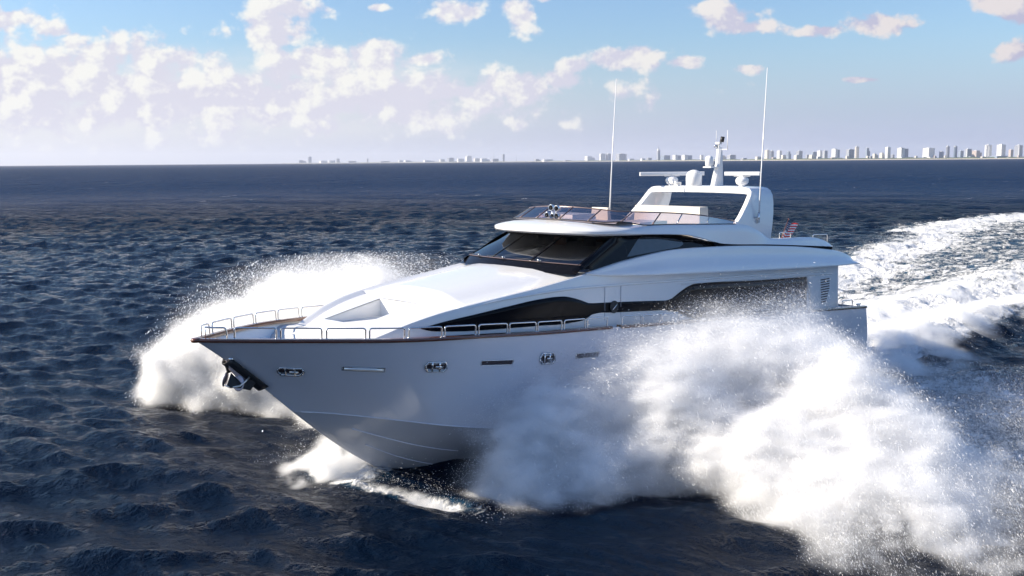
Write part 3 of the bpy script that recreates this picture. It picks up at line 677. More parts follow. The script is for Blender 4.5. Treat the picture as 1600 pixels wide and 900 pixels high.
# --- lower house: side walls, sweeping rims and the foredeck coachroof between them
swz = cu([1.5, 2.5, 6, 10.5, 12.7, 15, 17.6, 19.15, 20.3, 22.15, 23.2, 23.75, 24.15, 24.5], [4.85, 4.95, 5.36, 5.62, 5.67, 5.54, 5.21, 5.03, 4.92, 4.70, 4.47, 4.29, 4.15, 3.98])
def house():
    top1 = lambda x: 4.68 - .19 * (x - 22.25)                       # tier one surface
    G = []; xs = np.concatenate([lin(13.5, 21.30, 34), [21.40, 21.46, 21.50, 21.53, 21.56], lin(21.7, 21.98, 3), lin(22.02, 23.9, 16), lin(23.95, 24.5, 10)]); tag = []
    for x in xs:
        yw = float(ywall(x)); zr = float(swz(x)); zd = zdeck(x) - .05
        if x < 21.48: zi = zr - .05 - (.02 if x > 21.43 else 0); zc = 5.06 + (21.42 - x) * .098 - (.03 if x > 21.43 else 0)
        elif x < 21.515: zi = zr - .11; zc = 4.97
        elif x < 21.545: zi = min(zr - .15, top1(x) - .05); zc = top1(x) - .035
        else: zi = min(zr - .10, top1(x) - .03); zc = top1(x) - .24 * float(sst(np.array(x), 23.95, 24.5))
        zi = max(zi, zd + .02); zc = max(zc, zd + .03)
        yi = yw - .42
        if x >= 21.5: yi = yw - .30
        row = [(x, yw + .03, zd), (x, yw, zd + (zr - zd) * .6), (x, yw - .03, zr - .05), (x, yw - .045, zr - .015), (x, yw - .075, zr), (x, yw - .12, zr - .008), (x, yw - .17, zr - .035 if x >= 16 else zr - .01)]
        ya = max(yi, .95)
        for t in lin(0, 1, 5): row.append((x, ya + (.80 - ya) * t, zi + (zc - zi) * math.sin(t * math.pi / 2) * .92))
        row += [(x, .4, zc - .004), (x, 0, zc)]
        G.append(row + [(a, -b, c) for a, b, c in row[:-1][::-1]])
    G = np.array(G); m = G.shape[1]; ja = 11   # index of y=.80
    def skip(i, j): return 22.0 <= (xs[i] + xs[i + 1]) / 2 <= 23.9 and ja <= j < m - 1 - ja
    h = grid('deckhouse', G, GEL, YT, 28, skip=skip, flip=False)
    # sunken step in the coachroof
    fl = 4.225
    b = MB(); x0, x1 = 22.02, 23.9
    za, zb = top1(x0) - .0, top1(x1)
    ys = .8
    b.add([(x0, -ys, za - .0), (x0 - .0, ys, za), (x0, ys, fl), (x0, -ys, fl)], [(0, 1, 2, 3)])
    for sg in both():
        P = [(x, sg * ys, top1(x) - .055 * 0 - (0.03)) for x in lin(x0, x1, 9)]
        V = P + [(p[0], p[1], fl) for p in P]; b.add(V, [(i, i + 1, 10 + i, 9 + i) if sg < 0 else (i + 1, i, 9 + i, 10 + i) for i in range(8)])
    b.build('step_well', GEL, h)
    b = MB(); b.box((x0, -ys, fl - .02), (x1 + .25, ys, fl + .004)); b.build('step_tread', DECKM, h)
    # courtesy light and catch on the tier-two riser
    MB().tube([(21.63, 1.0, 4.60), (21.62, 1.03, 4.70)], .022, 6).build('courtesy_light', STEEL, h, True)
    # after walls
    for sg in both():
        G = []
        for x in lin(1.9, 13.52, 26):
            yw = float(ywall(x)); zr = float(swz(x)) - .06
            G.append([(x, sg * (yw + .03), float(shz(x)) - .12), (x, sg * yw, float(shz(x)) + 1), (x, sg * (yw - .03), zr)])
        grid('side_wall', np.array(G), GEL, h, True, flip=sg > 0)
    return h
HOUSE = house()
def wallstrip(name, top, bot, m, par, off=.012, n=70, x0=None, x1=None, sides=both()):
    tx, tz = zip(*sorted(top)); bx, bz = zip(*sorted(bot)); ft, fb = cu(tx, tz), cu(bx, bz); x0 = tx[0] if x0 is None else x0; x1 = tx[-1] if x1 is None else x1; out = []
    for sg in sides:
        G = []
        for x in lin(x0, x1, n):
            zt, zb = float(ft(x)), float(fb(x)); zt = max(zt, zb + .004)
            G.append([(x, sg * (float(ywall(x)) + off + .03 - .06 * np.clip((z - 3.2) / 1.8, 0, 1)), z) for z in lin(zb, zt, 6)])
        out.append(grid(name, np.array(G), m, par, True, flip=sg > 0, thick=.01))
    return out
WT = [(22.93, 4.325), (22.16, 4.45), (21.38, 4.53), (20.31, 4.63), (19.16, 4.72), (18.6, 4.73), (18.15, 4.71), (17.75, 4.63), (17.33, 4.50), (17.04, 4.40), (16.6, 4.36), (16.18, 4.33), (13.33, 4.09)]
WB = [(22.93, 4.31), (22.62, 4.22), (21.38, 4.10), (20.1, 4.03), (19.16, 3.98), (18.01, 3.91), (17.46, 3.91), (17.18, 3.95), (16.91, 4.05), (16.6, 4.06), (16.18, 4.02), (13.33, 3.78)]
wallstrip('side_window', WT, WB, WINM, HOUSE, .016)
WT2 = [(13.32, 4.09), (13.09, 4.11), (12.64, 4.27), (12.12, 4.43), (11.77, 4.48), (11.22, 4.46), (8.06, 4.26), (4.45, 4.07)]
WB2 = [(13.32, 3.77), (12.81, 3.66), (12.34, 3.48), (11.84, 3.34), (11.2, 3.24), (8.01, 3.02), (4.45, 2.80)]
WQ = wallstrip('saloon_window', WT2, WB2, WINM, HOUSE, .016, n=60)
# slanted after edge of the saloon window: a white pillar over its end
for sg in both():
    b = MB(); P = [(4.50, 4.10), (4.42, 4.10), (3.92, 2.72), (4.02, 2.72)]
    b.prism(P, (0, sg * 2.775, 0), (1, 0, 0), (0, 0, 1), (0, sg * .03, 0)); b.build('window_pillar', GEL, HOUSE)
    # louvred quarter panel
    b = MB(); b.prism([(4.44, 4.09), (2.40, 3.98), (2.16, 3.55), (2.02, 3.1), (1.98, 2.58), (3.92, 2.72)], (0, sg * 2.77, 0), (1, 0, 0), (0, 0, 1), (0, sg * .05, 0)); q = b.build('louvre_panel', GEL, HOUSE)
    for k in range(10):
        z = 3.86 - k * .098; xa = 3.48 - .012 * k; xb = 2.78 - (.05 * k if k < 2 else .02 * k - .0) * .3 + (max(0, k - 4) * .055)
        bb = MB(); bb.box((xb, sg * 2.822 - .006, z - .022), (xa, sg * 2.822 + .006, z + .022)); bb.build('louvre', SLOTM, q)
    # boarding door seams and lock roundel
    for x in (16.35, 15.60):
        MB().box((x - .006, sg * 2.742 - .006, 3.80), (x + .006, sg * 2.742 + .006, 4.80)).build('door_seam', SEAM, HOUSE)
    b = MB(); b.lathe([(.0, 0), (.19, 0), (.19, .02), (.0, .025)], 20, Matrix.Translation((15.95, sg * 2.765, 4.17)) @ Matrix.Rotation(-sg * math.pi / 2, 4, 'X')); d = b.build('lock_roundel', RUB, HOUSE, 40)
    MB().tube([(16.06, sg * 2.81, 4.10), (15.86, sg * 2.81, 4.24)], .018, 6).build('door_handle', STEEL, d, True)
    # moulded ledge above the windows
    P = [(x, sg * (float(ywall(x)) - .005), z) for x, z in zip(lin(3.0, 21.6, 60), cu([3.0, 4.44, 11.2, 15.9, 18.1, 20.5, 21.6], [4.16, 4.25, 4.60, 4.82, 4.90, 4.83, 4.70])(lin(3.0, 21.6, 60)))]
    MB().tube(P, [.006 + .034 * min(1, (21.6 - p[0]) / 3) for p in P], 8).build('ledge', GEL, HOUSE, True)
    P = [(x, sg * (2.745), z - .12) for x, z in zip(lin(2.5, 12.5, 40), cu([2.5, 4.44, 11.2, 12.5], [4.14, 4.25, 4.60, 4.66])(lin(2.5, 12.5, 40)))]
    MB().tube(P, .018, 6).build('lower_ledge', GEL, HOUSE, True)
MB().box((1.9, -2.7, 2.5), (1.95, 2.7, 4.6)).build('after_bulkhead', DARKI, HOUSE)

# --- side wings: the long blue-shaded eyebrow along the upper deck
def wings():
    wt = cu([.62, .68, .85, 1.2, 1.7, 2.4, 6, 10.5, 12.7, 15, 16.6, 17.2], [4.33, 4.45, 4.58, 4.72, 4.85, 4.97, 5.36, 5.64, 5.70, 5.56, 5.36, 5.28]); wl_ = cu([.6, 3, 8, 12, 15, 16.6, 17.2], [4.28, 4.36, 4.62, 4.86, 5.05, 5.17, 5.27])
    for sg in both():
        G = []
        for x in np.concatenate([np.array([.62, .64, .68, .74, .85, 1., 1.2, 1.45, 1.7, 2.05, 2.4]), lin(2.6, 17.15, 60)]):
            zt, zl = float(wt(x)), float(wl_(x)); k = float(sst(np.array(17.2 - x), 0, 3.0)); e = float(sst(np.array(x), .3, 2.6)); y0 = 2.66; bulge = .28 * k
            row = [(x, sg * (y0 - .12), zt - .02), (x, sg * (y0 + .02), zt), (x, sg * (y0 + .06), zt - .02), (x, sg * (y0 + .075), zt - .06)]
            for t in lin(.1, .94, 9):
                z = zt - .06 - (zt - .06 - zl - .04) * t; conc = (t ** .8) * bulge - .07 * k * math.sin(math.pi * min(1, t * 1.3))
                row.append((x, sg * (y0 + .08 + conc), z))
            row += [(x, sg * (y0 + .08 + bulge), zl + .035), (x, sg * (y0 + .07 + bulge), zl + .008), (x, sg * (y0 + .04 + bulge), zl), (x, sg * (y0 - .3), zl + .01 * e)]
            G.append(row)
        w = grid('side_wing', np.array(G), GEL, YT, 40, flip=sg > 0)
    b = MB(); b.box((.64, -2.6, 4.30), (6, 2.6, 4.38)); b.build('overhang_soffit', GEL, YT)
wings()

# --- pilothouse: black band shell, panes and an interior
def wb(y, k=0.): return np.array([17.70 - .095 * y * y + .30 * k, y, 5.565 - .010 * y * y - .20 * k])
def wtp(y): return np.array([16.22 - .12 * y * y, y * .93, 6.24 - .012 * y * y])
def pilot():
    root = bpy.data.objects.new('pilothouse', None); root.empty_display_size = .2; link(root, YT)
    YB = 2.34
    def sheet(name, y0, y1, t0, t1, m, off=0., n=8, thick=0):
        G = []
        for y in lin(y0, y1, n):
            row = []
            for t in lin(t0, t1, 5):
                p = wb(y) * (1 - t) + wtp(y) * t; nrm = Vector((.38, .0 + y * .12, .75)).normalized(); row.append(p + np.array(nrm) * off)
            G.append(row)
        return grid(name, np.array(G), m, root, True, thick=thick, flip=True)
    # lower band
    G = [[wb(y, k) for k in lin(0, 1.25, 4)] for y in lin(-2.56, 2.56, 40)]
    grid('lower_band', np.array(G), BLACK, root, True)
    # panes and mullions
    ms = [-2.44, -.85, .85, 2.44]
    for k in range(3): sheet('windscreen_pane', ms[k] + .05, ms[k + 1] - .05, .03, .97, WSG)
    for y in (-.85, .85): sheet('mullion', y - .05, y + .05, 0, 1, BLACK, .01, 3, .02)
    sheet('lower_frame', -2.46, 2.46, -.012, .014, STEELD, .012, 30); sheet('upper_frame', -2.46, 2.46, .965, 1.05, RUB, .005, 30)
    for y in (-1.55, -.2, 1.2):
        b = MB(); p = Vector(wb(y)) + Vector((.05, 0, .02)); b.lathe([(.03, 0), (.03, .06), (.01, .07)], 8, Matrix.Translation(p)); b.tube([p + Vector((0, .08, 0)), p + Vector((0, .08, .06))], .012, 5)
        w = b.build('wiper_pivot', STEEL, root, True)
        q = Vector(wb(y - .9)) * .97 + Vector(wtp(y - .9)) * .03 + Vector((.05, 0, .04)); MB().tube([p + Vector((0, 0, .05)), q], .010, 5).build('wiper_arm', RUB, w, True)
    # black sides: corner pillar, side glass, tail tapering aft
    for sg in both():
        def py(x, z): return sg * (2.54 - .24 * (z - 5.4) / .8)
        zt = cu([9.8, 10.3, 11.4, 12.2, 13.8, 15.2, 15.7, 17.0], [5.68, 5.76, 5.99, 6.13, 6.25, 6.28, 6.15, 5.50]); zb_ = cu([9.8, 11, 12.7, 15, 16.6], [5.55, 5.55, 5.5, 5.35, 5.25])
        G = [[(x, py(x, z), z) for z in lin(float(zb_(x)), float(zt(x)), 6)] for x in lin(9.8, 16.85, 50)]
        sd_ = grid('black_side', np.array(G), BLACK, root, True, flip=sg > 0)
        # wrap corner between screen and side
        A = [wb(sg * y) * (1 - t) + wtp(sg * y) * t for t in (0,) for y in (2.3,)]
        G = []
        for t in lin(-.2, 1.03, 8):
            a = wb(sg * 2.40) * (1 - t) + wtp(sg * 2.40) * t; z = a[2]; c = np.array((a[0] - .40, py(0, z), z)); bmid = (a + c) / 2 + np.array((.06, sg * .10, 0)); e_ = np.array((a[0] - 1.0, py(0, z) + sg * .004, z))
            G.append([a + np.array((.012, 0, .012)), bmid, c, e_])
        grid('corner_pillar', np.array(G), BLACK, root, True, flip=sg > 0)
        b = MB(); P = [(15.02, 5.60), (14.30, 6.10), (13.9, 6.16), (12.45, 6.0), (12.05, 5.92), (12.0, 5.80), (12.25, 5.72)]
        V = [(x, py(x, z) + sg * .012, z) for x, z in P]; b.add(V, [tuple(range(len(V)))[::-1] if sg > 0 else tuple(range(len(V)))]); b.build('side_pane', SIDEG, sd_)
    # inside
    b = MB(); b.box((10.2, -2.2, 4.9), (16.9, 2.2, 5.0)); b.build('cabin_sole', DARKI, root)
    b = MB(); b.box((15.3, -2.05, 5.0), (16.9, 2.05, 5.42), (.9, 1)); b.build('dashboard', DARKI, root)
    b = MB(); b.box((12.0, -2.2, 5.0), (12.1, 2.2, 6.2)); bk = b.build('cabin_bulkhead', INT, root)
    b = MB(); b.box((12.11, -1.9, 5.1), (12.15, -1.0, 6.1)); b.box((12.11, .3, 5.1), (12.15, .7, 6.1)); b.build('wood_panel', WOOD, bk)
    b = MB(); b.box((12.11, 1.2, 5.55), (12.14, 1.9, 6.0)); b.build('picture_light_panel', CUSH, bk)
    for y in (-1.1, .25, 1.35):
        b = MB(); b.box((14.2, y - .26, 5.35), (14.8, y + .26, 5.48)); b.box((14.12, y - .26, 5.45), (14.28, y + .26, 6.02), (.7, .8)); b.tube([(14.5, y, 5.0), (14.5, y, 5.36)], .06, 8); b.build('helm_chair', CUSHD if y > 0 else WOOD, root)
    b = MB(); b.tube(rounded([(16.0, 1.75, 5.45), (15.7, 1.75, 5.75), (15.3, 1.75, 5.75)], .1), .02, 6); b.build('grab_rail', STEEL, root, True)
    MB().box((9.9, -2.0, 5.60), (12, 2.0, 5.64)).build('headliner', INT, root)
pilot()

# --- flybridge: brow, coaming, deck
zlo = cu([1.9, 2.4, 7, 10.0, 10.5, 11.4, 12.2, 13.8, 17.0, 18], [5.04, 5.08, 5.46, 5.68, 5.77, 5.98, 6.12, 6.23, 6.345, 6.40])
coz = cu([2.05, 2.5, 3.8, 6.9, 7.6, 8.6, 9.6, 11.1, 12.5, 14.0, 15.0], [5.10, 5.30, 5.54, 5.69, 6.0, 6.27, 6.33, 6.40, 6.47, 6.52, 6.56])
def fly():
    root = bpy.data.objects.new('flybridge', None); root.empty_display_size = .2; link(root, YT)
    # outline of the upper deck in plan, from the bow centre round the port side to the stern
    pl = []
    for y in lin(0, 2.25, 14): pl.append((16.98 - .10 * y * y - .012 * y ** 4, y))
    xc, yc = pl[-1]
    for t in lin(.12, 1, 8): pl.append((xc - 1.7 * t, yc + .42 * (1 - (1 - t) ** 2)))
    for x in lin(14.2, 2.3, 40): pl.append((x, 2.67 if x > 5 else 2.67 - .03 * (5 - x)))
    pl.append((2.08, 2.56))
    G = []
    for x, y in pl:
        fr = float(sst(np.array(x), 13.4, 15.6))            # 1 on the brow, 0 along the coaming
        zl = float(zlo(x)); zt = float(coz(min(x, 15.0)))
        cx, cyy = (15.2, 0) if x > 15 else (x, 0)
        dv = Vector((cx - x, cyy - y)); L = dv.length or 1; dv /= L
        # brow profile
        A = [(.30, zl - .03), (.06, zl - .005), (.0, zl + .05), (.0, zl + .12), (.04, zl + .155), (.16, zl + .20), (.4, zl + .25), (.75, zl + .31), (min(L, 1.3), zl + .36), (min(L, 2.0), zl + .37)]
        h = zt - zl
        Bp = [(.06, zl + .01), (.03, zl), (.0, zl + .02), (.02, zl + h * .25), (.05, zl + h * .6), (.08, zl + h * .93), (.11, zt), (.17, zt + .005), (.22, zt - .03), (.24, max(zt - .5, zl + .03))]
        P = [(A[i][0] * fr + Bp[i][0] * (1 - fr), A[i][1] * fr + Bp[i][1] * (1 - fr)) for i in range(10)]
        G.append([(x + dv.x * d, y + dv.y * d, z) for d, z in P])
    G = np.array(G); R_ = G[1:][::-1] * np.array((1, -1, 1)); G2 = np.concatenate([R_, G])
    grid('coaming', G2, GEL, root, 40, flip=True)
    b = MB(); b.add([(2.1, -2.5, 5.12), (2.1, 2.5, 5.12), (7, 2.5, 5.5), (12, 2.5, 5.92), (15.9, 2.2, 6.40), (15.9, -2.2, 6.40), (12, -2.5, 5.92), (7, -2.5, 5.5)], [(0, 1, 2, 7), (7, 2, 3, 6), (6, 3, 4, 5)]); b.build('flybridge_deck', DECKM, root)
    for sg in both():                                 # black strip standing in for shade in the gap between flybridge side and wing
        G = [[(x, sg * (2.662 if x > 5 else 2.662 - .03 * (5 - x)), float(zlo(x)) + dz) for dz in (-.10, -.05, .012)] for x in lin(2.15, 10.6, 50)]
        grid('gap_shadow_strip', np.array(G), BLACK, root, True, flip=sg > 0)
    # roof under the brow
    G = [[(x, y, float(zlo(x)) - .04 + .03 * (1 - (y / 2.4) ** 2)) for y in lin(-2.2, 2.2, 9)] for x in lin(12, 16.9, 8)]
    G = np.array(G)
    for i in range(8):
        for j in range(9):
            xm = 16.75 - .12 * G[i, j, 1] ** 2; G[i, j, 0] = min(G[i, j, 0], xm)
    grid('brow_soffit', G, GEL, root, True)
    MB().box((2.0, -2.5, 4.95), (2.06, 2.5, 5.10)).build('stern_coaming', GEL, root)
    # dash moulding in front of the screen
    G = []
    for y in lin(-2.2, 2.2, 24):
        xf = 16.0 - .16 * y * y; G.append([(xf + .0, y, 6.68 - .012 * y * y), (xf - .15, y, 6.735 - .012 * y * y), (xf - .8, y, 6.74 - .02 * y * y), (xf - 1.0, y, 6.3)])
    grid('dash_moulding', np.array(G), GEL, root, True, flip=True)
    # seats and console behind the screen
    b = MB(); b.box((9.9, -.9, 6.0), (10.5, 2.0, 6.94), (.8, .97)); s = b.build('bench_backrest', CUSH, root)
    b = MB(); b.box((10.5, -.9, 5.95), (11.4, 2.0, 6.35), (.96, .98)); b.build('bench_seat', CUSH, root)
    b = MB(); b.box((13.2, -1.9, 6.2), (14.6, -.2, 6.78), (.8, .9)); b.build('helm_console', GEL, root)
    b = MB(); b.box((12.3, -1.3, 6.1), (12.9, -.5, 6.5)); b.box((12.2, -1.3, 6.4), (12.4, -.5, 6.93), (.7, .9)); b.build('helm_seat', CUSH, root)
    b = MB(); b.box((12.4, .9, 6.1), (13.9, 2.1, 6.58), (.95, .95)); b.build('sun_lounge', CUSH, root)
    # curved smoked screen with top rail and struts
    base = [Vector((16.0 - .12 * y * y, y, 6.735 - .016 * y * y)) for y in lin(-2.0, 2.0, 17)]
    topp = [Vector((15.3 - .12 * y * y, y * .97, 7.10 - .030 * y * y)) for y in lin(-2.0, 2.0, 17)]
    sb = []; st_ = []
    for t in lin(0, 1, 16)[1:]:
        x = 15.5 - 6.45 * t; sb.append(Vector((x, 2.0 + .50 * min(1, t * 5) ** .5 * 1.0, float(coz(min(x, 15))) + .015 + .16 * max(0, (1 - t * 5)))))
        xx = 14.80 - 5.80 * t; st_.append(Vector((xx, 1.94 + .50 * min(1, t * 5) ** .5, 6.98 - .30 * t - .27 * t ** 3 - .0)))
    base = [Vector((p.x, -p.y, p.z)) for p in sb[::-1]] + base + sb; topp = [Vector((p.x, -p.y, p.z)) for p in st_[::-1]] + topp + st_
    G = np.array([[tuple(a), tuple(a * .5 + b_ * .5), tuple(b_)] for a, b_ in zip(base, topp)])
    grid('smoked_windscreen', G, FLYG, root, True)
    fr = MB(); fr.tube(topp, .022, 6); f = fr.build('screen_top_rail', RAILM, root, True)
    MB().tube(base, .02, 6).build('screen_base_seal', RUB, f, True)
    n = len(base)
    for i in (4, 8, 11, 14, 17, 21, n - 22, n - 18, n - 15, n - 12, n - 9, n - 5):
        MB().tube([base[i], topp[i]], .022, 6).build('screen_strut', STEEL if i in (n - 9, n - 5, 4, 8) else RAILM, f, True)
    # after rails
    for sg in both():
        for a, b_, h in ((6.0, 5.2, .22), (3.5, 1.75 + .6, .12)):
            P = [(a, sg * 2.45, 5.4), (a, sg * 2.45, float(coz(a)) + h), (b_, sg * 2.45, float(coz(a)) + h - .06), (b_, sg * 2.45, 5.1)]
            MB().tube(rounded(P, .08, 4), .018, 6).build('grab_rail', STEEL, root, True)
    return root
FLY = fly()

# --- radar arch
def arch():
    P = [(2.60, 5.6), (2.585, 5.9), (2.56, 6.2), (2.50, 6.6), (2.43, 7.0), (2.38, 7.26), (2.32, 7.42), (2.2, 7.52), (2.0, 7.555)]
    full = P + [(y, 7.56 + .02 * (1 - (y / 2) ** 2)) for y in (1.3, .65, 0, -.65, -1.3)] + [(-y, z) for y, z in P[::-1]]
    xf = cu([5.6, 5.9, 6.35, 7.25, 7.45, 7.7], [10.2, 9.75, 9.0, 7.95, 7.80, 7.70]); xa = cu([5.6, 5.8, 7.2, 7.4, 7.56], [6.85, 6.80, 6.42, 6.45, 6.55])
    G = []; n = len(full)
    for i, (y, z) in enumerate(full):
        a = Vector(full[max(0, i - 1)]); b = Vector(full[min(n - 1, i + 1)]); t = (b - a).normalized(); nin = Vector((-t.y, t.x))   # inward
        th = .24 if abs(y) < 2.25 else .20
        f_, a_ = float(xf(z)), float(xa(z)); q = [(f_ - .03, 0), (f_, .03), (f_ - .02, th - .02), (f_ - .05, th), (a_ + .05, th), (a_, th - .03), (a_, .03), (a_ + .03, 0), (f_ - .03, 0)]
        G.append([(x, y + nin.x * d, z + nin.y * d) for x, d in q])
    a = grid('radar_arch', np.array(G), GEL, YT, 35, flip=False)
    # joint line and whip bracket marks
    return a
ARCH = arch()
def radars():
    def scanner(x, y, z, L, ang, tilt, ped):
        r = bpy.data.objects.new('radar', None); r.empty_display_size = .1; r.location = (x, y, z); link(r, YT)
        b = MB(); b.lathe([(.10, 0), (.12, .02), (.11, .06), (.19, .10), (.235, .17), (.24, .26), (.20, .33), (.10, .37), (.07, .42)] if ped else [(.1, 0), (.15, .05), (.2, .1), (.24, .2), (.22, .3), (.1, .38), (.07, .42)], 20)
        b.build('scanner_pedestal', GEL, r, 50)
        M = Matrix.Translation((0, 0, .48)) @ Matrix.Rotation(ang, 4, 'Z') @ Matrix.Rotation(tilt, 4, 'Y')
        b = MB(); P = stadium(.17, .15, .04, 3); V0 = [tuple(M @ Vector((-L / 2, p[0], p[1]))) for p in P]; V1 = [tuple(M @ Vector((L / 2, p[0], p[1]))) for p in P]; k = len(P)
        b.add(V0 + V1, [tuple(range(k)), tuple(range(k, 2 * k))[::-1]] + [(i, k + i, k + (i + 1) % k, (i + 1) % k) for i in range(k)]); b.build('scanner_bar', GEL, r, 40)
        b = MB(); b.box((-.30, -.05, -.10), (.30, .05, -.07), M=M); b.build('scanner_bracket', GEL, r)
    scanner(7.35, -1.52, 7.55, 2.55, RAD1, 0.0, True)
    scanner(7.2, 1.55, 7.56, 1.30, RAD2, 0.0, True)
    b = MB(); b.lathe([(.02, 0), (.27, 0), (.30, .03), (.31, .32), (.29, .46), (.20, .57), (.08, .62), (.0, .63)], 24, Matrix.Translation((7.45, -.42, 7.56))); b.build('satellite_dome', GEL, YT, 50)
    # mast
    b = MB(); prof = [(7.56, 7.30, 6.62), (8.0, 7.12, 6.66), (8.4, 6.98, 6.68), (8.75, 6.92, 6.70), (9.02, 6.88, 6.74)]
    V = [(x, .27 + s, z) for z, a, c in prof for x, s in ((a, .02), (a - .06, .10), (c + .03, .10), (c, .0), (c + .03, -.10), (a - .06, -.10), (a, -.02))]
    F = [(i * 7 + k, i * 7 + (k + 1) % 7, (i + 1) * 7 + (k + 1) % 7, (i + 1) * 7 + k) for i in range(4) for k in range(7)] + [tuple(range(28, 35))]
    b.add(V, F); m = b.build('mast', GEL, YT)
    b = MB(); b.box((6.95, .02, 8.26), (7.5, .38, 8.31), None); b.build('spreader', GEL, m)
    b = MB(); b.lathe([(.0, 0), (.13, .0), (.15, .03), (.16, .24), (.13, .34), (.06, .38), (0, .385)], 18, Matrix.Translation((7.32, .18, 8.33))); b.build('gps_dome', GEL, m, 50)
    b = MB(); b.tube([(6.85, .27, 9.0), (6.85, .27, 9.16)], .05, 8); b.box((6.78, .17, 9.14), (6.95, .36, 9.22)); b.build('mast_head', GEL, m)
    MB().tube([(6.85, .40, 9.22), (6.83, .43, 9.42)], .075, 10).build('steaming_light', RUB, m, True)
    MB().lathe([(.0, 0), (.07, 0), (.07, .1), (.0, .11)], 10, Matrix.Translation((6.9, .17, 9.02))).build('anchor_light', STEEL, m, True)
    for y in (.12, .62): MB().tube([(6.8, y, 8.95), (6.8, y, 9.66)], [.018, .012], 6).build('short_aerial', GEL, m, True)
    MB().box((6.75, .12, 8.93), (6.82, .62, 8.96)).build('aerial_yoke', GEL, m)
    # twin horns beside the left radar
    b = MB(); b.box((7.5, -1.22, 7.56), (7.62, -.96, 7.72)); b.tube([(7.6, -1.16, 7.74), (7.9, -1.16, 7.74)], [.035, .075], 10); b.tube([(7.6, -1.02, 7.70), (7.85, -1.02, 7.70)], [.03, .065], 10); b.build('horn', GEL, YT, 40)
    # whip antennas
    for (x, y, z0, z1, dx) in ((7.71, 2.60, 6.42, 11.78, -.32), (9.83, -2.6, 6.30, 11.62, -.37)):
        pts = [Vector((x, y, z0)), Vector((x + dx * .3, y, z0 + (z1 - z0) * .33)), Vector((x + dx, y, z1))]
        w = MB().tube(pts, [.030, .022, .012], 8).build('whip_antenna', GEL, YT, True)
        b = MB(); b.tube([(x + .02, y - .0, z0 - .12), (x, y, z0 + .25)], .04, 8); b.build('ferrule', STEEL, w, True)
        b = MB(); sgn = 1 if y > 0 else -1; b.box((x - .05, y - .12 * (sgn > 0), z0 - .02), (x + .06, y + .12 * (sgn < 0), z0 + .04)); b.tube([(x + .25, y - .04 * sgn, z0 + .1), (x, y - .02 * sgn, z0 + .08)], .015, 6); b.build('antenna_bracket', STEEL, w)
    # searchlights on the brow
    r = bpy.data.objects.new('searchlight_cluster', None); r.location = (15.75, .05, 6.66); r.empty_display_size = .1; link(r, YT)
    MB().lathe([(.17, 0), (.17, .03), (.07, .06), (.06, .30), (.05, .31)], 14).build('light_stem', STEEL, r, True)
    for (dy, dz) in ((-.20, .18), (.04, .14), (-.02, .42), (.22, .40), (.22, .16)):
        b = MB(); b.lathe([(.02, -.12), (.06, -.10), (.095, -.02), (.105, .05), (.10, .07), (.085, .065), (.08, .02), (.0, .01)], 16, Matrix.Translation((.03, dy, dz)) @ Matrix.Rotation(rad(88), 4, 'Y')); b.build('lamp_housing', STEEL, r, True)
        MB().lathe([(.0, 0), (.075, 0), (.075, .012), (0, .012)], 14, Matrix.Translation((.085, dy, dz)) @ Matrix.Rotation(rad(88), 4, 'Y')).build('lamp_lens', BLACK, r, True)
    # ensign on a raked staff
    s = MB().tube([(1.75, 0, 5.15), (1.13, 0, 6.02)], [.022, .014], 6).build('flagstaff', TEAK, YT, True)
    MB().lathe([(0, 0), (.035, .02), (.03, .05), (0, .06)], 8, Matrix.Translation((1.12, 0, 6.0))).build('truck', TEAK, s, True)
    G = []
    for u in lin(0, 1, 22):
        row = []
        for v in lin(0, 1, 14):
            x = 1.18 + .50 * v - .78 * u + .05 * u * v; z = 5.93 - .68 * v - .22 * u - .03 * math.sin(u * 6) + .07 * u * u; y = .07 * math.sin(u * 9 + v * 2.2) * (.3 + u) + .02
            row.append((x, y, z))
        G.append(row)
    fl = grid('ensign', np.array(G), FLAGM, s, True, thick=.004)
    me = fl.data; uv = me.uv_layers.new(name='flag'); W_, H_ = 22, 14
    for lp in me.loops: i, j = divmod(lp.vertex_index, H_); uv.data[lp.index].uv = (i / (W_ - 1), 1 - j / (H_ - 1))
    # stern cleat
    b = MB(); b.tube([(.75, 2.98, 2.62), (.35, 2.98, 2.60)], [.03, .03], 6); b.tube([(.62, 2.98, 2.5), (.62, 2.98, 2.6)], .03, 6); b.tube([(.48, 2.98, 2.5), (.48, 2.98, 2.6)], .03, 6); b.build('stern_cleat', STEEL, YT, True)
radars()

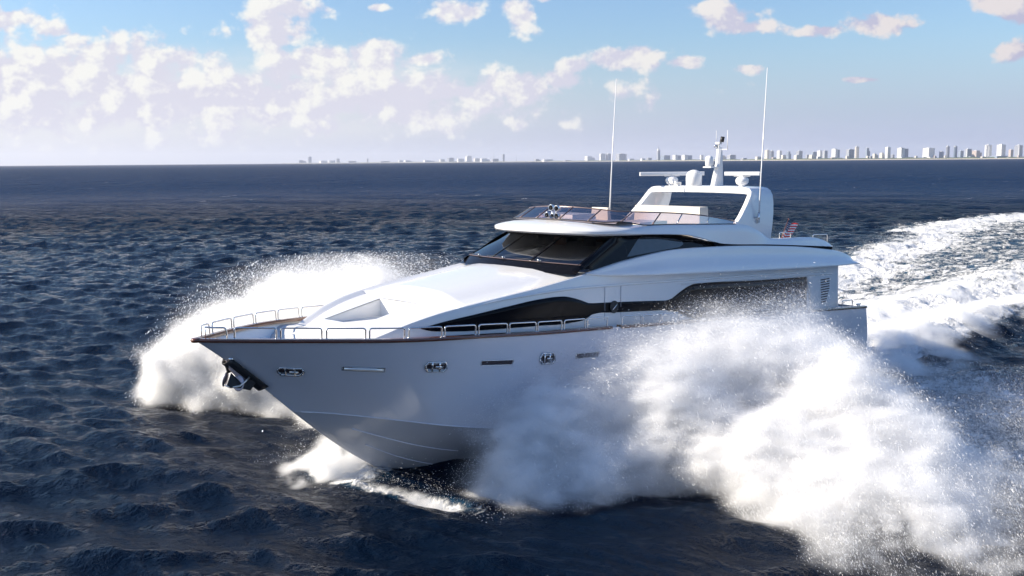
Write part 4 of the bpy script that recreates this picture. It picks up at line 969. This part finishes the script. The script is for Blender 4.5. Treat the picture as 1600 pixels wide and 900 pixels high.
# ------------------------------------------------------------------ spray: clouds of small water flakes
def spray_mat(name, tint=(.93, .94, .96)):
    m = bpy.data.materials.new(name); m.use_nodes = True; N = NT(m.node_tree); N.n.clear()
    out = N.new('ShaderNodeOutputMaterial'); d = N.new('ShaderNodeBsdfDiffuse'); t = N.new('ShaderNodeBsdfTranslucent'); mx = N.new('ShaderNodeMixShader')
    nz = N.noise(N.new('ShaderNodeTexCoord').outputs['Object'], 1.5, 2)
    c = N.mix(nz, tuple(q * .97 for q in tint) + (1,), (*tint, 1)); N.put(d.inputs[0], c); N.put(t.inputs[0], c)
    mx.inputs[0].default_value = .5; N.l.new(d.outputs[0], mx.inputs[1]); N.l.new(t.outputs[0], mx.inputs[2]); N.l.new(mx.outputs[0], out.inputs[0])
    return m
SPRAY = spray_mat('white_water_spray')
def flakes(name, P, size, label, r, stretch=None):
    "one small triangle per drop, randomly turned"
    n = len(P); a = r.normal(size=(n, 3)); a /= np.linalg.norm(a, axis=1)[:, None]
    b = r.normal(size=(n, 3)); b -= (a * b).sum(1)[:, None] * a; b /= np.linalg.norm(b, axis=1)[:, None]
    if stretch is not None: a = a * .7 + stretch * r.uniform(.6, 2.6, n)[:, None]; b *= .55
    s = (size * r.lognormal(0, .35, n))[:, None]
    V = np.stack([P + a * s, P + (-a * .5 + b * .87) * s, P + (-a * .5 - b * .87) * s], 1).reshape(-1, 3).astype(np.float32)
    me = bpy.data.meshes.new(name); me.vertices.add(3 * n); me.vertices.foreach_set('co', V.ravel())
    me.loops.add(3 * n); me.loops.foreach_set('vertex_index', np.arange(3 * n, dtype=np.int32))
    me.polygons.add(n); me.polygons.foreach_set('loop_start', np.arange(0, 3 * n, 3, dtype=np.int32)); me.polygons.foreach_set('loop_total', np.full(n, 3, np.int32))
    me.update(calc_edges=True); me.materials.append(SPRAY)
    o = link(bpy.data.objects.new(name, me)); o['kind'] = 'stuff'; o['label'] = label; o['category'] = 'spray'
    return o
def tri(xs, ys): return lambda v: np.interp(v, xs, ys)
def mist(name, lo, hi, res, dens, label, k):
    "soft mist: a fog grid whose cells take the numpy densities stored on a lattice of points"
    nx, ny, nz = dens.shape; me = bpy.data.meshes.new(name); me.vertices.add(dens.size); me.vertices.foreach_set('co', np.zeros(dens.size * 3, np.float32))
    at = me.attributes.new('dens', 'FLOAT', 'POINT'); at.data.foreach_set('value', dens.astype(np.float32).ravel())
    o = link(bpy.data.objects.new(name, me)); o['kind'] = 'stuff'; o['label'] = label; o['category'] = 'spray'
    m = bpy.data.materials.new(name); m.use_nodes = True; N = NT(m.node_tree); N.n.clear()
    v = N.new('ShaderNodeVolumePrincipled'); out = N.new('ShaderNodeOutputMaterial'); v.inputs['Color'].default_value = (.992, .994, .998, 1); v.inputs['Density'].default_value = k; v.inputs['Anisotropy'].default_value = .15
    v.inputs['Density Attribute'].default_value = 'density'
    at_ = N.new('ShaderNodeAttribute', attribute_name='density').outputs['Fac']
    N.put(v.inputs['Density'], N.m('MULTIPLY', at_, k)); v.inputs['Density Attribute'].default_value = ''
    N.l.new(v.outputs[0], out.inputs['Volume'])
    g = bpy.data.node_groups.new(name + '_nodes', 'GeometryNodeTree'); g.interface.new_socket('Geometry', in_out='INPUT', socket_type='NodeSocketGeometry'); g.interface.new_socket('Geometry', in_out='OUTPUT', socket_type='NodeSocketGeometry')
    L = g.links.new; I = g.nodes.new('NodeGroupInput'); O = g.nodes.new('NodeGroupOutput'); vc = g.nodes.new('GeometryNodeVolumeCube'); si = g.nodes.new('GeometryNodeSampleIndex'); sm = g.nodes.new('GeometryNodeSetMaterial')
    na = g.nodes.new('GeometryNodeInputNamedAttribute'); na.data_type = 'FLOAT'; na.inputs[0].default_value = 'dens'
    vc.inputs['Min'].default_value = lo; vc.inputs['Max'].default_value = hi
    for s_, q in (('Resolution X', nx), ('Resolution Y', ny), ('Resolution Z', nz)): vc.inputs[s_].default_value = q
    P = g.nodes.new('GeometryNodeInputPosition')
    def vm(op, a, b):
        n = g.nodes.new('ShaderNodeVectorMath'); n.operation = op
        for i, q in enumerate((a, b)):
            if q is None: continue
            if isinstance(q, bpy.types.NodeSocket): L(q, n.inputs[i])
            else: n.inputs[i].default_value = q
        return n
    st = [(hi[i] - lo[i]) / ((nx, ny, nz)[i] - 1) for i in range(3)]
    c = vm('SUBTRACT', P.outputs[0], tuple(lo)); c = vm('DIVIDE', c.outputs[0], tuple(st)); c = vm('ADD', c.outputs[0], (.5, .5, .5)); c = vm('FLOOR', c.outputs[0], None)
    c = vm('MAXIMUM', c.outputs[0], (0, 0, 0)); c = vm('MINIMUM', c.outputs[0], (nx - 1, ny - 1, nz - 1))
    dt = vm('DOT_PRODUCT', c.outputs[0], (ny * nz, nz, 1)); r_ = g.nodes.new('FunctionNodeFloatToInt'); L(dt.outputs['Value'], r_.inputs[0])
    si.data_type = 'FLOAT'; si.domain = 'POINT'; L(I.outputs[0], si.inputs['Geometry']); L(na.outputs[0], si.inputs['Value']); L(r_.outputs[0], si.inputs['Index'])
    L(si.outputs[0], vc.inputs['Density']); sm.inputs['Material'].default_value = m; L(vc.outputs[0], sm.inputs[0]); L(sm.outputs[0], O.inputs[0])
    md = o.modifiers.new('mist', 'NODES'); md.node_group = g
    return o
def lattice(lo, hi, res):
    n = [int(round((hi[i] - lo[i]) / res)) + 1 for i in range(3)]
    return np.meshgrid(*[np.linspace(lo[i], hi[i], n[i]) for i in range(3)], indexing='ij')
def field(side, x, y, z, detail=False):
    "spray density 0..1 at world points; v = distance out from the centreline, d = distance aft of the sheet's leading edge"
    v = y * side
    if side > 0:
        le = tri([0, 1.0, 3.3, 5.6, 6.6, 7.3, 8.3, 9.4, 10.8, 12.4, 15, 18], [23.5, 23.4, 22.9, 21.9, 20.8, 19.2, 18.6, 19.3, 19.3, 19.6, 18.6, 16])
        xb = tri([2, 4, 6, 8, 12, 16], [1.0, 2.0, 5.0, 8.2, 11.5, 13]); Hm = tri([.8, 1.6, 3, 4.5, 6.5, 9, 11.5, 14, 16.5], [1.0, 1.9, 3.0, 3.9, 4.1, 3.6, 2.6, 1.5, .3])
        Hd = tri([0, 1.0, 2.5, 5, 7, 20], [.25, .42, .68, .95, 1.05, 1.05])
    else:
        le = tri([0, 1.5, 4, 7, 10, 12.5, 14.5, 18], [22.5, 22.4, 22.0, 21.8, 22.6, 23.9, 23.2, 18])
        xb = tri([2, 6, 12, 18], [11, 12, 14, 17]); Hm = tri([.8, 1.6, 3, 5, 8, 11, 13.5, 15.5, 17.5], [.8, 2.4, 4.1, 5.1, 5.0, 4.0, 2.7, 1.5, .3])
        Hd = tri([0, 1.5, 3.5, 6, 20], [.55, .82, 1.0, 1.0, 1.0])
    wx = fbm(x * .5, y * .5, z * .5, 3, 40) - .5; wy = fbm(x * .5 + 9, y * .5, z * .5, 3, 50) - .5
    d = le(v) - x + wx * 3.2; vv = v + wy * 2.6 - .08 * z
    h_d = Hd(d); h_d = h_d + (1 - h_d) * (1 - sst(vv, 2.5, 5)) * .8
    H = np.minimum(Hm(vv) * h_d, .95 * np.maximum(x - xb(vv) + wy * 2, 0) ** .85)
    q = z / np.maximum(H, .05)
    n1 = fbm(x * .75, y * .75, z * .55 + 5, 4, 60, .6)
    body = sst(1.15 - q, 0, .55) * sst(d, -.2, .8)
    lump = sst(n1 - .40 - .10 * np.clip(q - .25, 0, 1) + .16 * np.exp(-((d - 3.) / 3.5) ** 2) * sst(vv, 3, 6), 0, .26)
    dens = body * ((.30 if side > 0 else .50) + (.70 if side > 0 else .50) * lump) * (.16 + .84 * np.exp(-np.maximum(d - 4.5, 0) / 2.8))
    if side > 0: dens = dens * (.45 + .55 * sst(vv, 3.0, 5.5)) * (1 - .88 * sst(vv, 8.8, 12.5) * (1 - .5 * sst(n1, .5, .6))) * (1 - .6 * sst(d, 7, 12))
    if detail:                                       # torn streaks running outward along the throw
        u1 = y * .8 + z * .9 * side; u2 = z - .35 * y * side
        n2 = fbm(x * 3.0, u1 * 1.15, u2 * 3.3, 4, 110, .68)
        rim = sst(q, .35, 1.0) * .8 + .45
        dens = dens * np.clip(1 + (n2 - .5) * 5.2 * rim, 0.04, 2.6) + .02 * body * (n2 > .5)
    fringe = (.032 if side > 0 else .06) * np.exp(-np.maximum(q - .8, 0) * (8 if side > 0 else 5)) * sst(d, -.3, 1.2) * (H > .5) * (vv < 12.5)
    return dens, fringe
def hull_clear(x, y, z, pad):
    hb = np.interp(x, [0, 17, 20, 22, 24, 26, 28], [3.25, 3.25, 3.1, 2.9, 2.5, 1.5, .1]) * np.interp(z, [0, 2.0, 4.4], [.84, .96, 1.0])
    return np.abs(y) > hb + pad
def sample(lat, W, n, r, step):
    "drop positions drawn from the same lattice that shapes the mist"
    c = np.cumsum(W.ravel()); i = np.searchsorted(c, r.random(n) * c[-1]); P = np.stack([A.ravel()[i] for A in lat], 1)
    return P + r.uniform(-.5, .5, P.shape) * step
def hull_gap(x, y, z):
    return np.abs(y) - np.interp(x, [-.4, 0, 17, 20, 22, 24, 26, 28], [3.0, 3.2, 3.25, 3.1, 2.9, 2.5, 1.5, .1]) * np.interp(z, [-.5, 0, 2.0, 4.4], [.80, .84, .96, 1.0])
def all_spray():
    r = np.random.default_rng(77)
    def throw(P, side):
        d = np.stack([np.full(len(P), .25), .75 * side + 0 * P[:, 0], np.clip(1.1 - .22 * np.abs(P[:, 1]), -.9, 1.0)], 1) + r.normal(0, .18, (len(P), 3)); return d / np.linalg.norm(d, axis=1)[:, None]
    for side, lo, hi, res, lab in ((1, (-1, .5, -.3), (24, 17.5, 5.4), RES, ('port_spray_mist', "soft glowing mist bursting outward along the yacht's near side")), (-1, (8, -19, -.3), (25.5, -.5, 5.6), RES * 1.15, ('starboard_spray_mist', "bright sunlit fan of mist spreading beyond the bow on the far side"))):
        X, Y, Z = lattice(lo, hi, res); gap = hull_gap(X, Y, Z); V_ = np.abs(Y)
        pre = (gap > .02) & (Z < .9 + np.interp(V_, [.8, 3, 5, 9, 12, 16], [2.4, 4.4, 4.6, 4.4, 3.4, 1.4])) & (X < 24.6) & (Z < 1.2 + 1.05 * np.maximum(X - (np.interp(V_, [2, 4, 6, 8, 12, 16], [0, 1, 4, 7.2, 10.5, 12]) if side > 0 else 9), 0))
        D = np.zeros(X.shape); d_, f_ = field(side, X[pre], Y[pre], Z[pre], True); D[pre] = (d_ + f_ * FRK) * sst(gap[pre], .02, .16) * sst(Z[pre], -.3, -.1)
        if side > 0: D += .035 * sst(1.9 - Z, 0, 1.6) * sst(Z, -.3, 0) * sst(X, -.5, 3) * sst(19 - X, 0, 4) * sst(Y, 4, 7) * sst(17 - Y, 0, 4) * sst(gap, .1, .6)
        for ax in range(3):                         # empty border cells
            sl = [slice(None)] * 3; sl[ax] = 0; D[tuple(sl)] = 0; sl[ax] = -1; D[tuple(sl)] = 0
        D[D < .003] = 0
        Dc = np.clip(D, 0, 1.3)
        mist(lab[0], lo, hi, res, np.where(D > .003, .22 * D + .85 * Dc ** 1.7, 0), lab[1], VK[0] if side > 0 else VK[1])
        Fs = np.zeros(X.shape); Fs[pre] = f_ * sst(gap[pre], .05, .16); W = Dc ** .7 * (1 - .6 * np.clip(D, 0, 1)) * .35 * (D > .01) + Fs * (.7 if side > 0 else 1.2)
        P = sample((X, Y, Z), W, ND[0 if side > 0 else 1], r, res * 1.5); P = P[(hull_gap(*P.T) > .05)]
        flakes('port_bow_spray' if side > 0 else 'starboard_bow_spray', P, FSZ[0 if side > 0 else 1], 'scattered droplets and torn strands flying through the ' + ('near spray sheet' if side > 0 else 'far spray fan'), r, throw(P, side))
    # low splash at the stem: curls to starboard, a thin sheet trails to port
    lo, hi = (21.4, -4.2, -.25), (25.6, 5.6, 1.9); X, Y, Z = lattice(lo, hi, .055)
    n1 = fbm(X * 1.9, Y * 1.9, Z * 1.6, 4, 81, .6); t = 24.9 - X; w = -Y
    hs = 1.4 * np.exp(-((t - .9) / .95) ** 2) * np.exp(-np.maximum(w - .6, 0) / .9) * sst(w, -.1, .2)
    hp = .20 * np.exp(-((X - 24.25 + .30 * Y) / .42) ** 2) * sst(Y, -.4, .3) * sst(-Y, -5.2, -2)
    H = np.maximum(hs, hp); q = Z / np.maximum(H, .03)
    D = sst(1.1 - q, 0, .8) * sst(n1, .38, .62) * sst(H, .05, .2)
    yl = hull_low(X.ravel(), Z.ravel()).reshape(X.shape); D = D * sst(np.abs(Y) - yl, .0, .06) * sst(Z, -.25, -.1)
    for ax in range(3): sl = [slice(None)] * 3; sl[ax] = 0; D[tuple(sl)] = 0; sl[ax] = -1; D[tuple(sl)] = 0
    mist('stem_splash_mist', lo, hi, .055, D, "small bright splash curling off the yacht's forefoot on the water", VK[2])
    n = 12000; P = np.stack([r.uniform(21.6, 25.4, n * 6), r.uniform(-4, 5.4, n * 6), r.uniform(0, 1.6, n * 6)], 1)
    t = 24.9 - P[:, 0]; w = -P[:, 1]; hs = 1.5 * np.exp(-((t - .9) / 1.0) ** 2) * np.exp(-np.maximum(w - .5, 0) / 1.2) * sst(w, -.1, .2); hp = .6 * np.exp(-((P[:, 0] - 24.2 + .30 * P[:, 1]) / .6) ** 2) * sst(P[:, 1], -.4, .3)
    k = (r.random(len(P)) < np.exp(-P[:, 2] / np.maximum(np.maximum(hs, hp), .02) * 1.6)) & (np.maximum(hs, hp) > .05) & (np.abs(P[:, 1]) > hull_low(P[:, 0], P[:, 2]) + .03)
    flakes('stem_splash', P[k][:n], .008, "bright droplets thrown off the yacht's forefoot", r)
    # breaking ridges and quarter wave astern
    lo, hi = (-34, -14, -.8), (1.8, 8.5, 2.4); X, Y, Z = lattice(lo, hi, .17)
    a = np.maximum(1 - X, 0); zz = Z - wake_height(X, Y); n1 = fbm(X * .8, Y * .8, Z * .8, 4, 91, .6)
    H = .20 + .75 * np.exp(-((Y - 2.6 - .02 * a) / 1.5) ** 2) * np.exp(-a / 22) + .6 * np.exp(-((Y + .2 + .08 * a) / 2.2) ** 2) * np.exp(-a / 18) + .45 * np.exp(-((Y + 4.2 + .30 * a) / 1.8) ** 2) * np.exp(-a / 25) + .8 * np.exp(-((Y - 4.0 - .25 * a) / 1.2) ** 2) * np.exp(-a / 5)
    D = sst(1.1 - zz / H, 0, .9) * sst(n1, .46, .62) * sst(H, .24, .6) * sst(-X, -1.6, .2)
    D *= np.where((X > -.5), sst(np.abs(Y), 3.4, 3.9), 1.) * sst(zz, -.5, -.2)
    for ax in range(3): sl = [slice(None)] * 3; sl[ax] = 0; D[tuple(sl)] = 0; sl[ax] = -1; D[tuple(sl)] = 0
    D[D < .003] = 0
    mist('wake_mist', lo, hi, .17, D, 'white water boiling up in ridges behind the transom', VK[3])
    n = 60000; a = r.uniform(0, 1, n) ** 1.4 * 75 + 1; pick = r.random(n)
    yc = np.where(pick < .4, 2.2 + .02 * a, np.where(pick < .75, -.2 - .08 * a, -(4.2 + .30 * a)))
    x = 1 - a; y = yc + r.normal(0, 1.1, n); cl = fbm(x * .6, y * .6, o=3, s=91); z = wake_height(x, y) + r.exponential(.2, n) * (1 + .9 * np.exp(-a / 12)); k = cl > .5
    flakes('wake_spray', np.stack([x, y, z], 1)[k], .016, 'loose droplets tossed off the foaming wake behind the yacht', r)
def hull_low(x, z):
    xs = np.linspace(18, 25.4, 40); yc, zc, zk = chb(xs), chz(xs), kez(xs)
    a = np.interp(x, xs, yc); b = np.interp(x, xs, zc); c = np.interp(x, xs, zk)
    return a * np.clip((z - c) / np.maximum(b - c, .01), 0, 1) ** .8
RES = .08; VK = (4.8, 5.0, 7.0, 4.0); ND = (1300000, 750000); FSZ = (.0105, .016); FRK = 3.0
all_spray()

# ------------------------------------------------------------------ haze over the whole scene
def haze():
    s = 28000; b = MB(); b.box((-s, -s, -4), (s, s, 320)); o = b.build('haze', None); o['kind'] = 'stuff'
    m = bpy.data.materials.new('sea_haze'); m.use_nodes = True; N = NT(m.node_tree); N.n.clear()
    v = N.new('ShaderNodeVolumePrincipled'); out = N.new('ShaderNodeOutputMaterial')
    v.inputs['Color'].default_value = (.80, .84, .95, 1); v.inputs['Density'].default_value = HAZE; v.inputs['Anisotropy'].default_value = .2
    N.l.new(v.outputs[0], out.inputs['Volume']); o.data.materials.append(m)
HAZE = 3.6e-5
haze()
